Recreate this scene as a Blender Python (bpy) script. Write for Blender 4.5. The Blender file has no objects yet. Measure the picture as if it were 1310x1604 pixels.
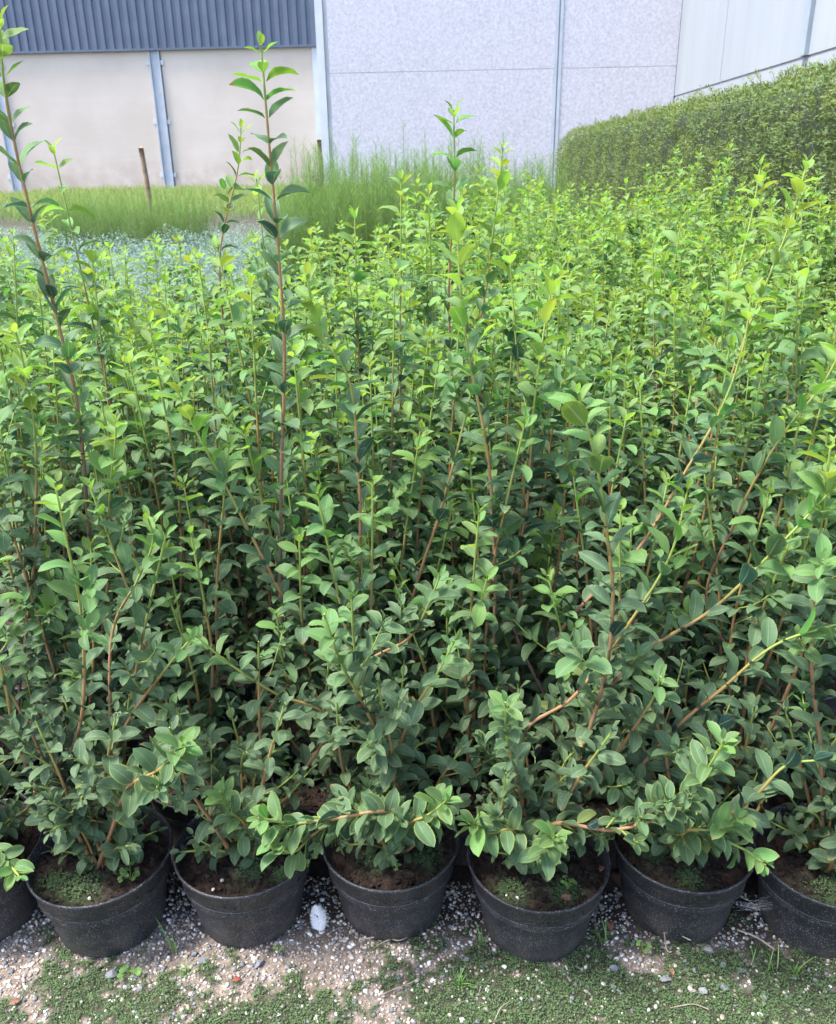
import bpy, bmesh, math, random
import numpy as np
from mathutils import Vector, Matrix, noise
PI = math.pi
rng = np.random.default_rng(7); random.seed(7)
S = bpy.context.scene
COL = S.collection

# ------------------------------------------------------------------ camera
FPX, CX, CY = 1330.0, 655.0, 802.0
CAMZ = 1.35
PITCH, YAW, ROLL = math.radians(22.6), math.radians(3.7), math.radians(-0.9)
Rm = Matrix.Rotation(YAW, 3, 'Z') @ Matrix.Rotation(PI/2-PITCH, 3, 'X') @ Matrix.Rotation(ROLL, 3, 'Z')
cd = bpy.data.cameras.new('camera'); cam = bpy.data.objects.new('camera', cd); COL.objects.link(cam)
cam.matrix_world = Matrix.Translation((0, 0, CAMZ)) @ Rm.to_4x4()
cd.sensor_fit = 'VERTICAL'; cd.sensor_height = 24; cd.lens = 24*FPX/1604
cd.clip_start = .05; cd.clip_end = 2000
cd.dof.use_dof = True; cd.dof.focus_distance = 1.8; cd.dof.aperture_fstop = 8
S.camera = cam

def ray(px, py):
    return Rm @ Vector(((px-CX)/FPX, -(py-CY)/FPX, -1))
def atY(px, py, Y):
    d = ray(px, py); k = Y/d.y
    return Vector((d.x*k, Y, CAMZ+d.z*k))
def atZ(px, py, Z=0.0):
    d = ray(px, py); k = (Z-CAMZ)/d.z
    return Vector((d.x*k, d.y*k, Z))
RT = np.array(Rm.transposed())
def proj(P):
    q = (np.asarray(P, float)-np.array([0, 0, CAMZ])) @ RT.T
    z = -q[..., 2]
    return CX+FPX*q[..., 0]/z, CY-FPX*q[..., 1]/z

# ------------------------------------------------------------------ world, sun, exposure
SUN_EL, SUN_AZ = math.radians(62), math.radians(-104)     # azimuth from +Y towards +X
w = bpy.data.worlds.new('World'); S.world = w; w.use_nodes = True
nt = w.node_tree; bg = nt.nodes['Background']
sky = nt.nodes.new('ShaderNodeTexSky'); sky.sky_type = 'NISHITA'; sky.sun_disc = False
sky.sun_elevation = SUN_EL; sky.sun_rotation = SUN_AZ; sky.air_density = 1.0; sky.dust_density = 2.4; sky.ozone_density = 1.0
nt.links.new(sky.outputs[0], bg.inputs[0]); bg.inputs[1].default_value = .15
ld = bpy.data.lights.new('sun', 'SUN'); ld.energy = 2.0; ld.angle = math.radians(12); ld.color = (1, .97, .92)
sun = bpy.data.objects.new('sun', ld); COL.objects.link(sun)
sd = Vector((math.sin(SUN_AZ)*math.cos(SUN_EL), math.cos(SUN_AZ)*math.cos(SUN_EL), math.sin(SUN_EL)))
sun.rotation_euler = sd.to_track_quat('Z', 'Y').to_euler(); sun.location = (0, 0, 20)
S.view_settings.view_transform = 'Standard'; S.view_settings.look = 'None'
S.view_settings.exposure = 1.90; S.view_settings.gamma = 1
S.render.engine = 'CYCLES'
S.cycles.max_bounces = 7; S.cycles.diffuse_bounces = 3; S.cycles.glossy_bounces = 2; S.cycles.transmission_bounces = 4

# ------------------------------------------------------------------ node helpers
class NT:
    def __init__(s, name):
        s.m = bpy.data.materials.new(name); s.m.use_nodes = True; s.t = s.m.node_tree
        s.b = s.t.nodes['Principled BSDF']; s.out = s.t.nodes['Material Output']
    def n(s, typ, **kw):
        n = s.t.nodes.new(typ)
        for k, v in kw.items(): setattr(n, k, v)
        return n
    def l(s, a, b): s.t.links.new(a, b)
    def put(s, sock, v):
        if isinstance(v, bpy.types.NodeSocket): s.l(v, sock)
        elif v is not None:
            sock.default_value = (*v, 1) if isinstance(v, (tuple, list)) and len(v) == 3 and sock.type == 'RGBA' else v
    def math(s, op, a, b=None, c=None, clamp=False):
        n = s.n('ShaderNodeMath', operation=op, use_clamp=clamp)
        for i, v in enumerate((a, b, c)):
            if v is not None: s.put(n.inputs[i], v)
        return n.outputs[0]
    def mix(s, f, a, b, mode='MIX'):
        n = s.n('ShaderNodeMix', data_type='RGBA', blend_type=mode)
        s.put(n.inputs[0], f); s.put(n.inputs[6], a); s.put(n.inputs[7], b)
        return n.outputs[2]
    def ramp(s, f, stops, interp='LINEAR'):
        n = s.n('ShaderNodeValToRGB'); s.put(n.inputs[0], f); cr = n.color_ramp; cr.interpolation = interp
        while len(cr.elements) < len(stops): cr.elements.new(.5)
        for e, (p, c) in zip(cr.elements, stops):
            e.position = p; e.color = (*c, 1) if isinstance(c, (tuple, list)) else (c, c, c, 1)
        return n.outputs[0]
    def step(s, f, a, b):      # smoothstep from a to b -> 0..1
        n = s.n('ShaderNodeMapRange', interpolation_type='SMOOTHSTEP')
        s.put(n.inputs[0], f); n.inputs[1].default_value = a; n.inputs[2].default_value = b
        return n.outputs[0]
    def obj(s):
        return s.n('ShaderNodeTexCoord').outputs['Object']
    def noise(s, scale, detail=4, vec=None, rough=.55):
        n = s.n('ShaderNodeTexNoise'); n.inputs['Scale'].default_value = scale; n.inputs['Detail'].default_value = detail
        n.inputs['Roughness'].default_value = rough
        s.l(vec if vec is not None else s.obj(), n.inputs['Vector']); return n.outputs[0]
    def voro(s, scale, vec=None, out='Distance'):
        n = s.n('ShaderNodeTexVoronoi'); n.inputs['Scale'].default_value = scale
        s.l(vec if vec is not None else s.obj(), n.inputs['Vector']); return n.outputs[out]
    def attr(s, name):
        n = s.n('ShaderNodeAttribute', attribute_name=name); sp = s.n('ShaderNodeSeparateXYZ'); s.l(n.outputs['Vector'], sp.inputs[0])
        return sp.outputs
    def scale(s, v, vec=None):
        n = s.n('ShaderNodeMapping'); s.l(vec if vec is not None else s.obj(), n.inputs[0]); n.inputs['Scale'].default_value = v
        return n.outputs[0]
    def bump(s, h, strength=.3, dist=.002):
        n = s.n('ShaderNodeBump'); n.inputs['Strength'].default_value = strength; n.inputs['Distance'].default_value = dist
        s.l(h, n.inputs['Height']); s.l(n.outputs[0], s.b.inputs['Normal']); return n.outputs[0]
    def set(s, color=None, rough=None, metal=None, spec=None):
        if color is not None: s.put(s.b.inputs['Base Color'], color)
        if rough is not None: s.put(s.b.inputs['Roughness'], rough)
        if metal is not None: s.put(s.b.inputs['Metallic'], metal)
        if spec is not None: s.put(s.b.inputs['Specular IOR Level'], spec)
        return s.m

def leaf_material(name, stops, rough=.40, trans=.30, coat=0, speck=True, margin_col=(.34, .42, .06), coatcol=None):
    k = NT(name); a = k.attr('lcol'); uv = k.attr('luv')
    age, rnd, marg = a[0], a[1], a[2]; s_, t_, spk = uv[0], uv[1], uv[2]
    base = k.ramp(age, stops)
    hs = k.n('ShaderNodeHueSaturation'); k.l(base, hs.inputs['Color'])
    k.l(k.math('MULTIPLY_ADD', rnd, .05, .475), hs.inputs['Hue'])
    k.l(k.math('MULTIPLY_ADD', rnd, .55, .72), hs.inputs['Value']); hs.inputs['Saturation'].default_value = .98
    base = hs.outputs[0]
    pat = k.noise(70, 3)
    base = k.mix(k.math('MULTIPLY', k.step(pat, .45, .75), .06), base, k.mix(.5, base, (.20, .26, .16)))
    absS = k.math('ABSOLUTE', s_)
    rib = k.math('SUBTRACT', 1.0, k.step(absS, .03, .10))
    rib = k.math('MULTIPLY', rib, k.math('SUBTRACT', 1.0, k.math('MULTIPLY', t_, .6)))
    vein = k.math('SINE', k.math('MULTIPLY', k.math('SUBTRACT', t_, k.math('MULTIPLY', absS, .13)), 62.0))
    veinm = k.step(vein, .80, 1.0)
    base2 = k.mix(k.math('MULTIPLY', veinm, .20), base, k.mix(.5, base, (.14, .24, .13)))
    base2 = k.mix(k.math('MULTIPLY', rib, .72), base2, k.mix(.55, base, (.42, .52, .22)))
    em = k.math('MULTIPLY', k.step(absS, .80, .97), k.math('MAXIMUM', marg, .22))
    base2 = k.mix(em, base2, margin_col)
    if speck:
        sp1 = k.step(k.noise(560, 2), .56, .64)
        sp2 = k.step(k.noise(95, 3), .46, .66)
        spm = k.math('MULTIPLY', k.math('MULTIPLY', sp1, sp2), spk, clamp=True)
        base2 = k.mix(k.math('MULTIPLY', spm, .8), base2, (.50, .56, .54))
        film = k.math('MULTIPLY', k.step(k.noise(45, 3), .4, .7), k.math('MULTIPLY', spk, .07))
        base2 = k.mix(film, base2, (.16, .24, .22))
    if coat:
        bt = k.math('MULTIPLY', k.step(rnd, .90, .93), k.step(k.math('ADD', t_, k.math('MULTIPLY', k.noise(90, 3), .5)), 1.08, 1.2))
        base2 = k.mix(bt, base2, (.24, .12, .05))
        yl = k.math('MULTIPLY', k.step(rnd, .993, .995), .5); base2 = k.mix(yl, base2, (.36, .36, .06))
    geo = k.n('ShaderNodeNewGeometry')
    back = geo.outputs['Backfacing']
    base3 = k.mix(back, base2, k.mix(.45, base2, (.16, .26, .10)))
    k.set(base3, rough=k.math('MULTIPLY_ADD', back, .25, rough), spec=.32 if coat else .5)
    if coat:
        k.put(k.b.inputs['Coat Weight'], k.math('MULTIPLY', k.math('SUBTRACT', 1.0, back), k.math('MULTIPLY_ADD', k.step(k.noise(30, 3), .3, .7), .5, coat*.6))); k.put(k.b.inputs['Coat Roughness'], k.math('MULTIPLY_ADD', rnd, .12, .11)); k.b.inputs['Coat IOR'].default_value = 1.5
    h = k.math('ADD', k.math('MULTIPLY', veinm, -.6), k.math('ADD', k.math('MULTIPLY', rib, -1.0), k.math('MULTIPLY', k.noise(180, 2), .8)))
    k.bump(h, .45, .0009)
    tr = k.n('ShaderNodeBsdfTranslucent')
    tc = k.n('ShaderNodeHueSaturation'); k.l(base3, tc.inputs['Color']); tc.inputs['Hue'].default_value = .485; tc.inputs['Value'].default_value = 1.8; tc.inputs['Saturation'].default_value = 1.1
    k.l(tc.outputs[0], tr.inputs[0])
    mx = k.n('ShaderNodeMixShader'); k.put(mx.inputs[0], k.math('MULTIPLY_ADD', age, trans*.75, trans*.35) if coat else trans); k.l(k.b.outputs[0], mx.inputs[1]); k.l(tr.outputs[0], mx.inputs[2])
    k.l(mx.outputs[0], k.out.inputs[0])
    return k.m

M = {}
M['leaf'] = leaf_material('shrub_leaf', [(0, (.006, .016, .024)), (.2, (.009, .028, .034)), (.42, (.021, .068, .040)), (.68, (.095, .225, .034)), (1, (.25, .38, .055))], rough=.34, trans=.34, coat=.38)
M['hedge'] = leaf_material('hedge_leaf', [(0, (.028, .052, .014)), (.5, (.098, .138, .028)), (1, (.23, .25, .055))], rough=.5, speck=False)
M['needle'] = leaf_material('needle_leaf', [(0, (.020, .060, .020)), (.5, (.06, .16, .035)), (1, (.19, .34, .06))], rough=.55, speck=False)
M['bluebed'] = leaf_material('bluish_leaf', [(0, (.12, .20, .19)), (1, (.32, .41, .40))], rough=.6, speck=False)
M['yellowgrass'] = leaf_material('yellow_grass', [(0, (.10, .18, .04)), (1, (.36, .42, .12))], rough=.6, speck=False)
M['moss'] = leaf_material('moss_leaf', [(0, (.012, .034, .012)), (.6, (.030, .072, .022)), (1, (.10, .15, .04))], rough=.6, speck=False, trans=.15)
M['weed'] = leaf_material('weed_leaf', [(0, (.08, .20, .03)), (1, (.20, .38, .05))], rough=.5, speck=False)

k = NT('stem_bark'); a = k.attr('lcol')
c = k.ramp(a[0], [(0, (.16, .095, .060)), (.42, (.29, .150, .062)), (.58, (.29, .200, .050)), (.74, (.20, .27, .045)), (1, (.26, .36, .06))])
c = k.mix(k.math('MULTIPLY', k.step(k.noise(160, 3), .4, .7), .45), c, k.mix(.5, c, (.30, .22, .16)))
k.bump(k.noise(300, 3), .5, .001); M['stem'] = k.set(c, .6)

k = NT('black_plastic'); v = k.voro(300); nz = k.noise(60, 2)
dots = k.math('SUBTRACT', 1.0, k.step(v, .17, .27)); dots = k.math('MULTIPLY', dots, k.step(nz, .34, .52))
v2 = k.voro(130); big = k.math('MULTIPLY', k.math('SUBTRACT', 1.0, k.step(v2, .07, .12)), k.step(k.noise(33, 2), .5, .6))
fine = k.math('MULTIPLY', k.step(k.noise(800, 1), .60, .70), .45)
dots = k.math('MAXIMUM', k.math('MAXIMUM', dots, big), fine)
c = k.mix(k.step(k.noise(9, 4), .35, .75), (.011, .012, .016), (.022, .023, .029))
sepz = k.n('ShaderNodeSeparateXYZ'); k.l(k.obj(), sepz.inputs[0])
dirt = k.math('MULTIPLY', k.math('SUBTRACT', 1.0, k.step(sepz.outputs[2], .0, .10)), k.step(k.noise(22, 5), .35, .68)); dirt = k.math('MAXIMUM', dirt, k.math('MULTIPLY', k.step(k.noise(13, 6, k.scale((1, 1, .4))), .5, .75), .35))
c = k.mix(k.math('MULTIPLY', dirt, .45), c, (.13, .10, .08))
c = k.mix(k.math('MULTIPLY', dots, .6), c, (.42, .42, .43)); k.bump(k.noise(500, 2), .4, .0007)
M['pot'] = k.set(c, .52, spec=.45)
k = NT('pot_ridge_highlight'); c = k.mix(k.step(k.noise(40, 3), .35, .65), (.03, .03, .035), (.14, .14, .15)); M['ridge'] = k.set(c, .5)  # paler grey paints the highlight along the step of the pot

k = NT('potting_soil'); n1 = k.noise(45, 6, rough=.7); c = k.ramp(n1, [(.3, (.010, .006, .004)), (.5, (.036, .020, .013)), (.66, (.085, .050, .034)), (.8, (.19, .13, .095))])
mo = k.attr('lcol')[0]; c = k.mix(k.math('MULTIPLY', mo, k.step(k.noise(90, 4), .38, .55)), c, (.055, .095, .035))
k.bump(k.noise(170, 6, rough=.7), 1.0, .006); M['soil'] = k.set(c, .95)

k = NT('sandy_ground'); mo = k.attr('lcol'); n1 = k.noise(30, 6, rough=.7); n2 = k.noise(330, 3); n3 = k.voro(160, out='Color')
c = k.ramp(n1, [(.3, (.085, .063, .048)), (.5, (.175, .135, .105)), (.7, (.31, .25, .205))])
bwn = k.n('ShaderNodeRGBToBW'); k.l(n3, bwn.inputs[0]); c = k.mix(.45, c, k.mix(1.0, c, bwn.outputs[0], 'OVERLAY'))
c = k.mix(k.math('MULTIPLY', k.step(n2, .35, .8), .4), c, (.42, .35, .30))
c = k.mix(mo[0], c, k.ramp(k.noise(60, 5), [(.3, (.014, .018, .009)), (.5, (.032, .040, .017)), (.7, (.07, .056, .036))]))
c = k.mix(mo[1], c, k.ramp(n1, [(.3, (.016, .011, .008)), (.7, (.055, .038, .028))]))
k.bump(k.math('ADD', n1, k.math('MULTIPLY', n2, .6)), .8, .004); M['ground'] = k.set(c, .95)

k = NT('gravel_stone'); a = k.attr('lcol')
c = k.ramp(a[0], [(0, (.13, .135, .145)), (.25, (.21, .215, .225)), (.4, (.28, .235, .19)), (.6, (.38, .30, .235)), (.8, (.55, .49, .42)), (1, (.76, .74, .70))])
c = k.mix(k.math('MULTIPLY', k.step(k.noise(220, 5), .45, .7), .45), c, k.mix(.6, c, (.20, .19, .20)))
k.bump(k.noise(260, 5), .5, .001); M['stone'] = k.set(c, .85)

def simple(name, c1, c2, sc, rough, bump=.3, metal=0, dist=.002):
    k = NT(name); n = k.noise(sc, 5); k.bump(n, bump, dist)
    return k.set(k.mix(k.step(n, .3, .7), c1, c2), rough, metal)
M['wood'] = simple('weathered_wood', (.20, .13, .08), (.34, .24, .16), 14, .85)
M['twig'] = simple('dry_twig', (.20, .14, .10), (.42, .34, .27), 60, .9)
M['dryleaf'] = simple('dry_leaf', (.22, .10, .06), (.38, .20, .12), 50, .7)
M['redleaf'] = simple('red_leaf', (.30, .05, .03), (.42, .10, .05), 70, .6)
M['feather'] = simple('white_feather', (.84, .84, .86), (.92, .92, .94), 90, .8)
M['web'] = simple('cobweb_silk', (.45, .45, .46), (.6, .6, .6), 90, .8)
M['blade'] = simple('grass_blade', (.09, .19, .04), (.17, .30, .06), 30, .5)
M['galv'] = simple('galvanised_steel', (.38, .42, .48), (.48, .52, .58), 1.2, .5, .05)
M['galvdark'] = simple('darkened_galvanised_steel', (.22, .265, .31), (.27, .315, .36), 1.2, .6, .05)  # same steel in a darker colour, offsets full sun on the side post
M['white'] = simple('white_trim', (.48, .52, .57), (.55, .59, .64), 1.0, .5, .05)
M['joint'] = simple('joint_sealant', (.33, .325, .36), (.38, .375, .41), 3, .8)
M['hedgecore'] = simple('hedge_twigs', (.010, .018, .006), (.024, .034, .012), 9, .95)

k = NT('blue_grey_cladding'); n = k.noise(1.2, 5); c = k.mix(k.step(n, .3, .75), (.085, .112, .175), (.11, .14, .20))
st = k.noise(1.0, 4, k.scale((6, 6, .35))); c = k.mix(k.math('MULTIPLY', k.step(st, .5, .75), .25), c, (.20, .23, .29)); M['clad'] = k.set(c, .45, spec=.5)
k = NT('beige_panel'); n = k.noise(.35, 5); c = k.mix(k.step(n, .3, .72), (.55, .475, .415), (.63, .555, .495))
st = k.noise(1.0, 5, k.scale((.5, .5, 5))); c = k.mix(k.math('MULTIPLY', k.step(st, .5, .8), .25), c, (.67, .62, .56))
sz = k.n('ShaderNodeSeparateXYZ'); k.l(k.obj(), sz.inputs[0])
lowst = k.math('MULTIPLY', k.math('SUBTRACT', 1.0, k.step(sz.outputs[2], .2, 2.2)), k.step(k.noise(1.2, 5), .3, .7))
c = k.mix(k.math('MULTIPLY', lowst, .7), c, (.42, .32, .25)); k.bump(n, .1, .02); M['beige'] = k.set(c, .75)
k = NT('aggregate_concrete'); n = k.noise(8.5, 6, rough=.75); n2 = k.noise(.5, 3)
c = k.ramp(n, [(.34, (.40, .39, .43)), (.47, (.50, .49, .54)), (.56, (.555, .545, .60)), (.68, (.65, .64, .69))])
c = k.mix(k.math('MULTIPLY', k.step(n2, .3, .8), .15), c, (.60, .58, .66)); k.bump(n, .35, .03); M['aggr'] = k.set(c, .85)
k = NT('smooth_concrete'); n = k.noise(.5, 5, k.scale((1.2, 1.2, .25))); n2 = k.noise(.8, 6)
c = k.ramp(n, [(.3, (.25, .275, .305)), (.6, (.285, .31, .335)), (.8, (.32, .345, .37))]); c = k.mix(k.math('MULTIPLY', k.step(n2, .4, .8), .25), c, (.27, .285, .32)); M['smooth'] = k.set(c, .8)

# ------------------------------------------------------------------ mesh helpers
def make_mesh(name, V, F, lcol=None, luv=None, smooth=True):
    """V (n,3); F list of (m,k) int arrays"""
    me = bpy.data.meshes.new(name); V = np.asarray(V, np.float32); me.vertices.add(len(V)); me.vertices.foreach_set('co', V.ravel())
    loops = np.concatenate([f.ravel() for f in F]).astype(np.int32)
    tot = np.concatenate([np.full(len(f), f.shape[1], np.int32) for f in F])
    start = np.concatenate([[0], np.cumsum(tot)[:-1]]).astype(np.int32)
    me.loops.add(len(loops)); me.loops.foreach_set('vertex_index', loops)
    me.polygons.add(len(tot)); me.polygons.foreach_set('loop_start', start); me.polygons.foreach_set('loop_total', tot)
    me.polygons.foreach_set('use_smooth', np.full(len(tot), smooth))
    for nm, A in (('lcol', lcol), ('luv', luv)):
        if A is not None:
            at = me.attributes.new(nm, 'FLOAT_VECTOR', 'POINT'); at.data.foreach_set('vector', np.asarray(A, np.float32).ravel())
    me.update(); me.validate()
    return me
def link(name, me, mat, parent=None, loc=None):
    o = bpy.data.objects.new(name, me); COL.objects.link(o)
    if mat is not None and not me.materials: me.materials.append(mat)
    if parent is not None: o.parent = parent
    if loc is not None: o.location = loc
    return o
def empty(name, label, cat, loc=(0, 0, 0), group=None, rz=0):
    o = bpy.data.objects.new(name, None); COL.objects.link(o); o.location = loc; o.rotation_euler.z = rz; o.empty_display_size = .05
    o['label'] = label; o['category'] = cat
    if group: o['group'] = group
    return o
def tag(o, label, cat, group=None, kind=None):
    o['label'] = label
    o['category'] = cat
    if group: o['group'] = group
    if kind: o['kind'] = kind
    return o
class MB:     # merges pieces
    def __init__(s): s.V = []; s.F = {}; s.C = []; s.U = []; s.n = 0
    def add(s, V, F, C=None, U=None):
        V = np.asarray(V, float)
        for f in F:
            f = np.asarray(f); s.F.setdefault(f.shape[1], []).append(f+s.n)
        s.V.append(V); s.n += len(V)
        s.C.append(np.zeros((len(V), 3)) if C is None else np.broadcast_to(np.asarray(C, float), (len(V), 3)))
        s.U.append(np.zeros((len(V), 3)) if U is None else np.broadcast_to(np.asarray(U, float), (len(V), 3)))
        return s
    def mesh(s, name, smooth=True):
        return make_mesh(name, np.concatenate(s.V), [np.concatenate(v) for v in s.F.values()], np.concatenate(s.C), np.concatenate(s.U), smooth)
    def build(s, name, mat, parent=None, loc=None, smooth=True):
        return link(name, s.mesh(name, smooth), mat, parent, loc)
def box(x0, x1, y0, y1, z0, z1):
    V = np.array([(x, y, z) for z in (z0, z1) for y in (y0, y1) for x in (x0, x1)])
    return V, [np.array([(0, 2, 3, 1), (4, 5, 7, 6), (0, 1, 5, 4), (2, 6, 7, 3), (0, 4, 6, 2), (1, 3, 7, 5)])]
def tube(P, R, n=6, cap=True):
    P = np.asarray(P, float); R = np.broadcast_to(np.asarray(R, float), (len(P),)); m = len(P)
    T = np.gradient(P, axis=0); T /= np.linalg.norm(T, axis=1, keepdims=True)+1e-9
    ref = np.array([0, 0, 1.]) if abs(T[:, 2]).mean() < .8 else np.array([1., 0, 0])
    A = np.cross(T, ref); A /= np.linalg.norm(A, axis=1, keepdims=True)+1e-9; B = np.cross(T, A)
    th = np.linspace(0, 2*PI, n, endpoint=False)
    V = P[:, None]+R[:, None, None]*(A[:, None]*np.cos(th)[None, :, None]+B[:, None]*np.sin(th)[None, :, None])
    i = np.arange(m-1)[:, None]*n; j = np.arange(n)[None]; j2 = (j+1) % n
    F = np.stack([i+j, i+j2, i+n+j2, i+n+j], -1).reshape(-1, 4)[:, ::-1]
    V = V.reshape(-1, 3)
    Fs = [F]
    if cap:
        V = np.concatenate([V, P[-1:]+T[-1:]*R[-1]*.7]); c = len(V)-1; b = (m-1)*n
        Fs.append(np.stack([b+np.arange(n), b+(np.arange(n)+1) % n, np.full(n, c)], -1))
    return V, Fs
def lathe(prof, n=48):
    prof = np.asarray(prof, float); th = np.linspace(0, 2*PI, n, endpoint=False); m = len(prof)
    V = np.stack([prof[:, None, 0]*np.cos(th), prof[:, None, 0]*np.sin(th), np.repeat(prof[:, 1:2], n, 1)], -1).reshape(-1, 3)
    i = np.arange(m-1)[:, None]*n; j = np.arange(n)[None]; j2 = (j+1) % n
    return V, [np.stack([i+j, i+j2, i+n+j2, i+n+j], -1).reshape(-1, 4)]
def nrm(a): return a/(np.linalg.norm(a, axis=-1, keepdims=True)+1e-12)

def leaves(P, D, N, L, W, curl, fold, age, rnd, marg, spk, nu=4, nv=7, shape=(.93, .62)):
    """vectorised curved leaves"""
    P = np.asarray(P, float); n = len(P); D = nrm(np.asarray(D, float)); N = np.asarray(N, float)
    N = nrm(N-(N*D).sum(1, keepdims=True)*D); B = np.cross(N, D)
    t = np.linspace(0, 1, nv+1); s = np.linspace(-1, 1, nu+1)
    wd = np.sin(PI*np.clip(t, 0, 1)**shape[0]).clip(0)**shape[1]; wd[0] = .05; wd[-1] = .02
    if nv <= 2: wd = np.interp(t, [0, .5, 1], [.15, 1, .05])
    f = lambda a: np.broadcast_to(np.asarray(a, float), (n,))[:, None]
    L, W, curl, fold, age, rnd, marg, spk = map(f, (L, W, curl, fold, age, rnd, marg, spk))
    c = np.where(np.abs(curl) < 1e-3, 1e-3, curl); th = c*t[None]
    x = np.sin(th)/c*L; z = -(1-np.cos(th))/c*L
    ct, st = np.cos(th), np.sin(th)
    half = wd[None, :, None]*W[:, :, None]*.5
    ss = s[None, None]
    ph = rng.uniform(0, 6.28, (n, 1, 1)); wav = .10*np.sin(t[None, :, None]*9+ph+ss*2)*np.abs(ss)
    yy = half*ss*np.cos(fold)[:, :, None]; lift = half*(np.abs(ss)**1.3*np.sin(fold)[:, :, None]+wav)
    # sideways bend
    sb = rng.normal(0, .06, (n, 1, 1))*L[:, :, None]*t[None, :, None]**2
    X = x[:, :, None]+lift*st[:, :, None]; Z = z[:, :, None]+lift*ct[:, :, None]
    V = P[:, None, None]+D[:, None, None]*X[..., None]+B[:, None, None]*(yy+sb)[..., None]+N[:, None, None]*Z[..., None]
    nvt = (nv+1)*(nu+1)
    q = np.arange(nv)[:, None]*(nu+1)+np.arange(nu)[None]
    q = np.stack([q, q+1, q+nu+2, q+nu+1], -1).reshape(-1, 4)
    F = (q[None]+(np.arange(n)*nvt)[:, None, None]).reshape(-1, 4)
    sh = (n, nv+1, nu+1)
    C = np.stack([np.broadcast_to(age[:, :, None], sh), np.broadcast_to(rnd[:, :, None], sh), np.broadcast_to(marg[:, :, None], sh)], -1)
    U = np.stack([np.broadcast_to(ss, sh), np.broadcast_to(t[None, :, None], sh), np.broadcast_to(spk[:, :, None], sh)], -1)
    return V.reshape(-1, 3), [F], C.reshape(-1, 3), U.reshape(-1, 3)

def spline(pts, step=.012):
    P = np.asarray(pts, float)
    if len(P) == 2: P = np.array([P[0], (P[0]+P[1])/2, P[1]])
    Q = np.concatenate([[2*P[0]-P[1]], P, [2*P[-1]-P[-2]]]); out = []
    for i in range(1, len(Q)-2):
        n = max(2, int(np.linalg.norm(Q[i+1]-Q[i])/step)); t = np.linspace(0, 1, n, endpoint=False)[:, None]
        out.append(.5*((2*Q[i])+(-Q[i-1]+Q[i+1])*t+(2*Q[i-1]-5*Q[i]+4*Q[i+1]-Q[i+2])*t**2+(-Q[i-1]+3*Q[i]-3*Q[i+1]+Q[i+2])*t**3))
    return np.concatenate(out+[Q[-2:-1]])

class Leafer:
    """collects leaf parameters of one foliage mesh"""
    def __init__(s): s.a = []
    def add(s, P, D, N, L, W, curl, fold, age, marg, spk): s.a.append((*P, *D, *N, L, W, curl, fold, age, marg, spk))
    def mb(s, mb, nu, nv):
        A = np.array(s.a)
        V, F, C, U = leaves(A[:, 0:3], A[:, 3:6], A[:, 6:9], A[:, 9], A[:, 10], A[:, 11], A[:, 12], A[:, 13], rng.random(len(A)), A[:, 14], A[:, 15], nu, nv)
        mb.add(V, F, C, U)

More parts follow.
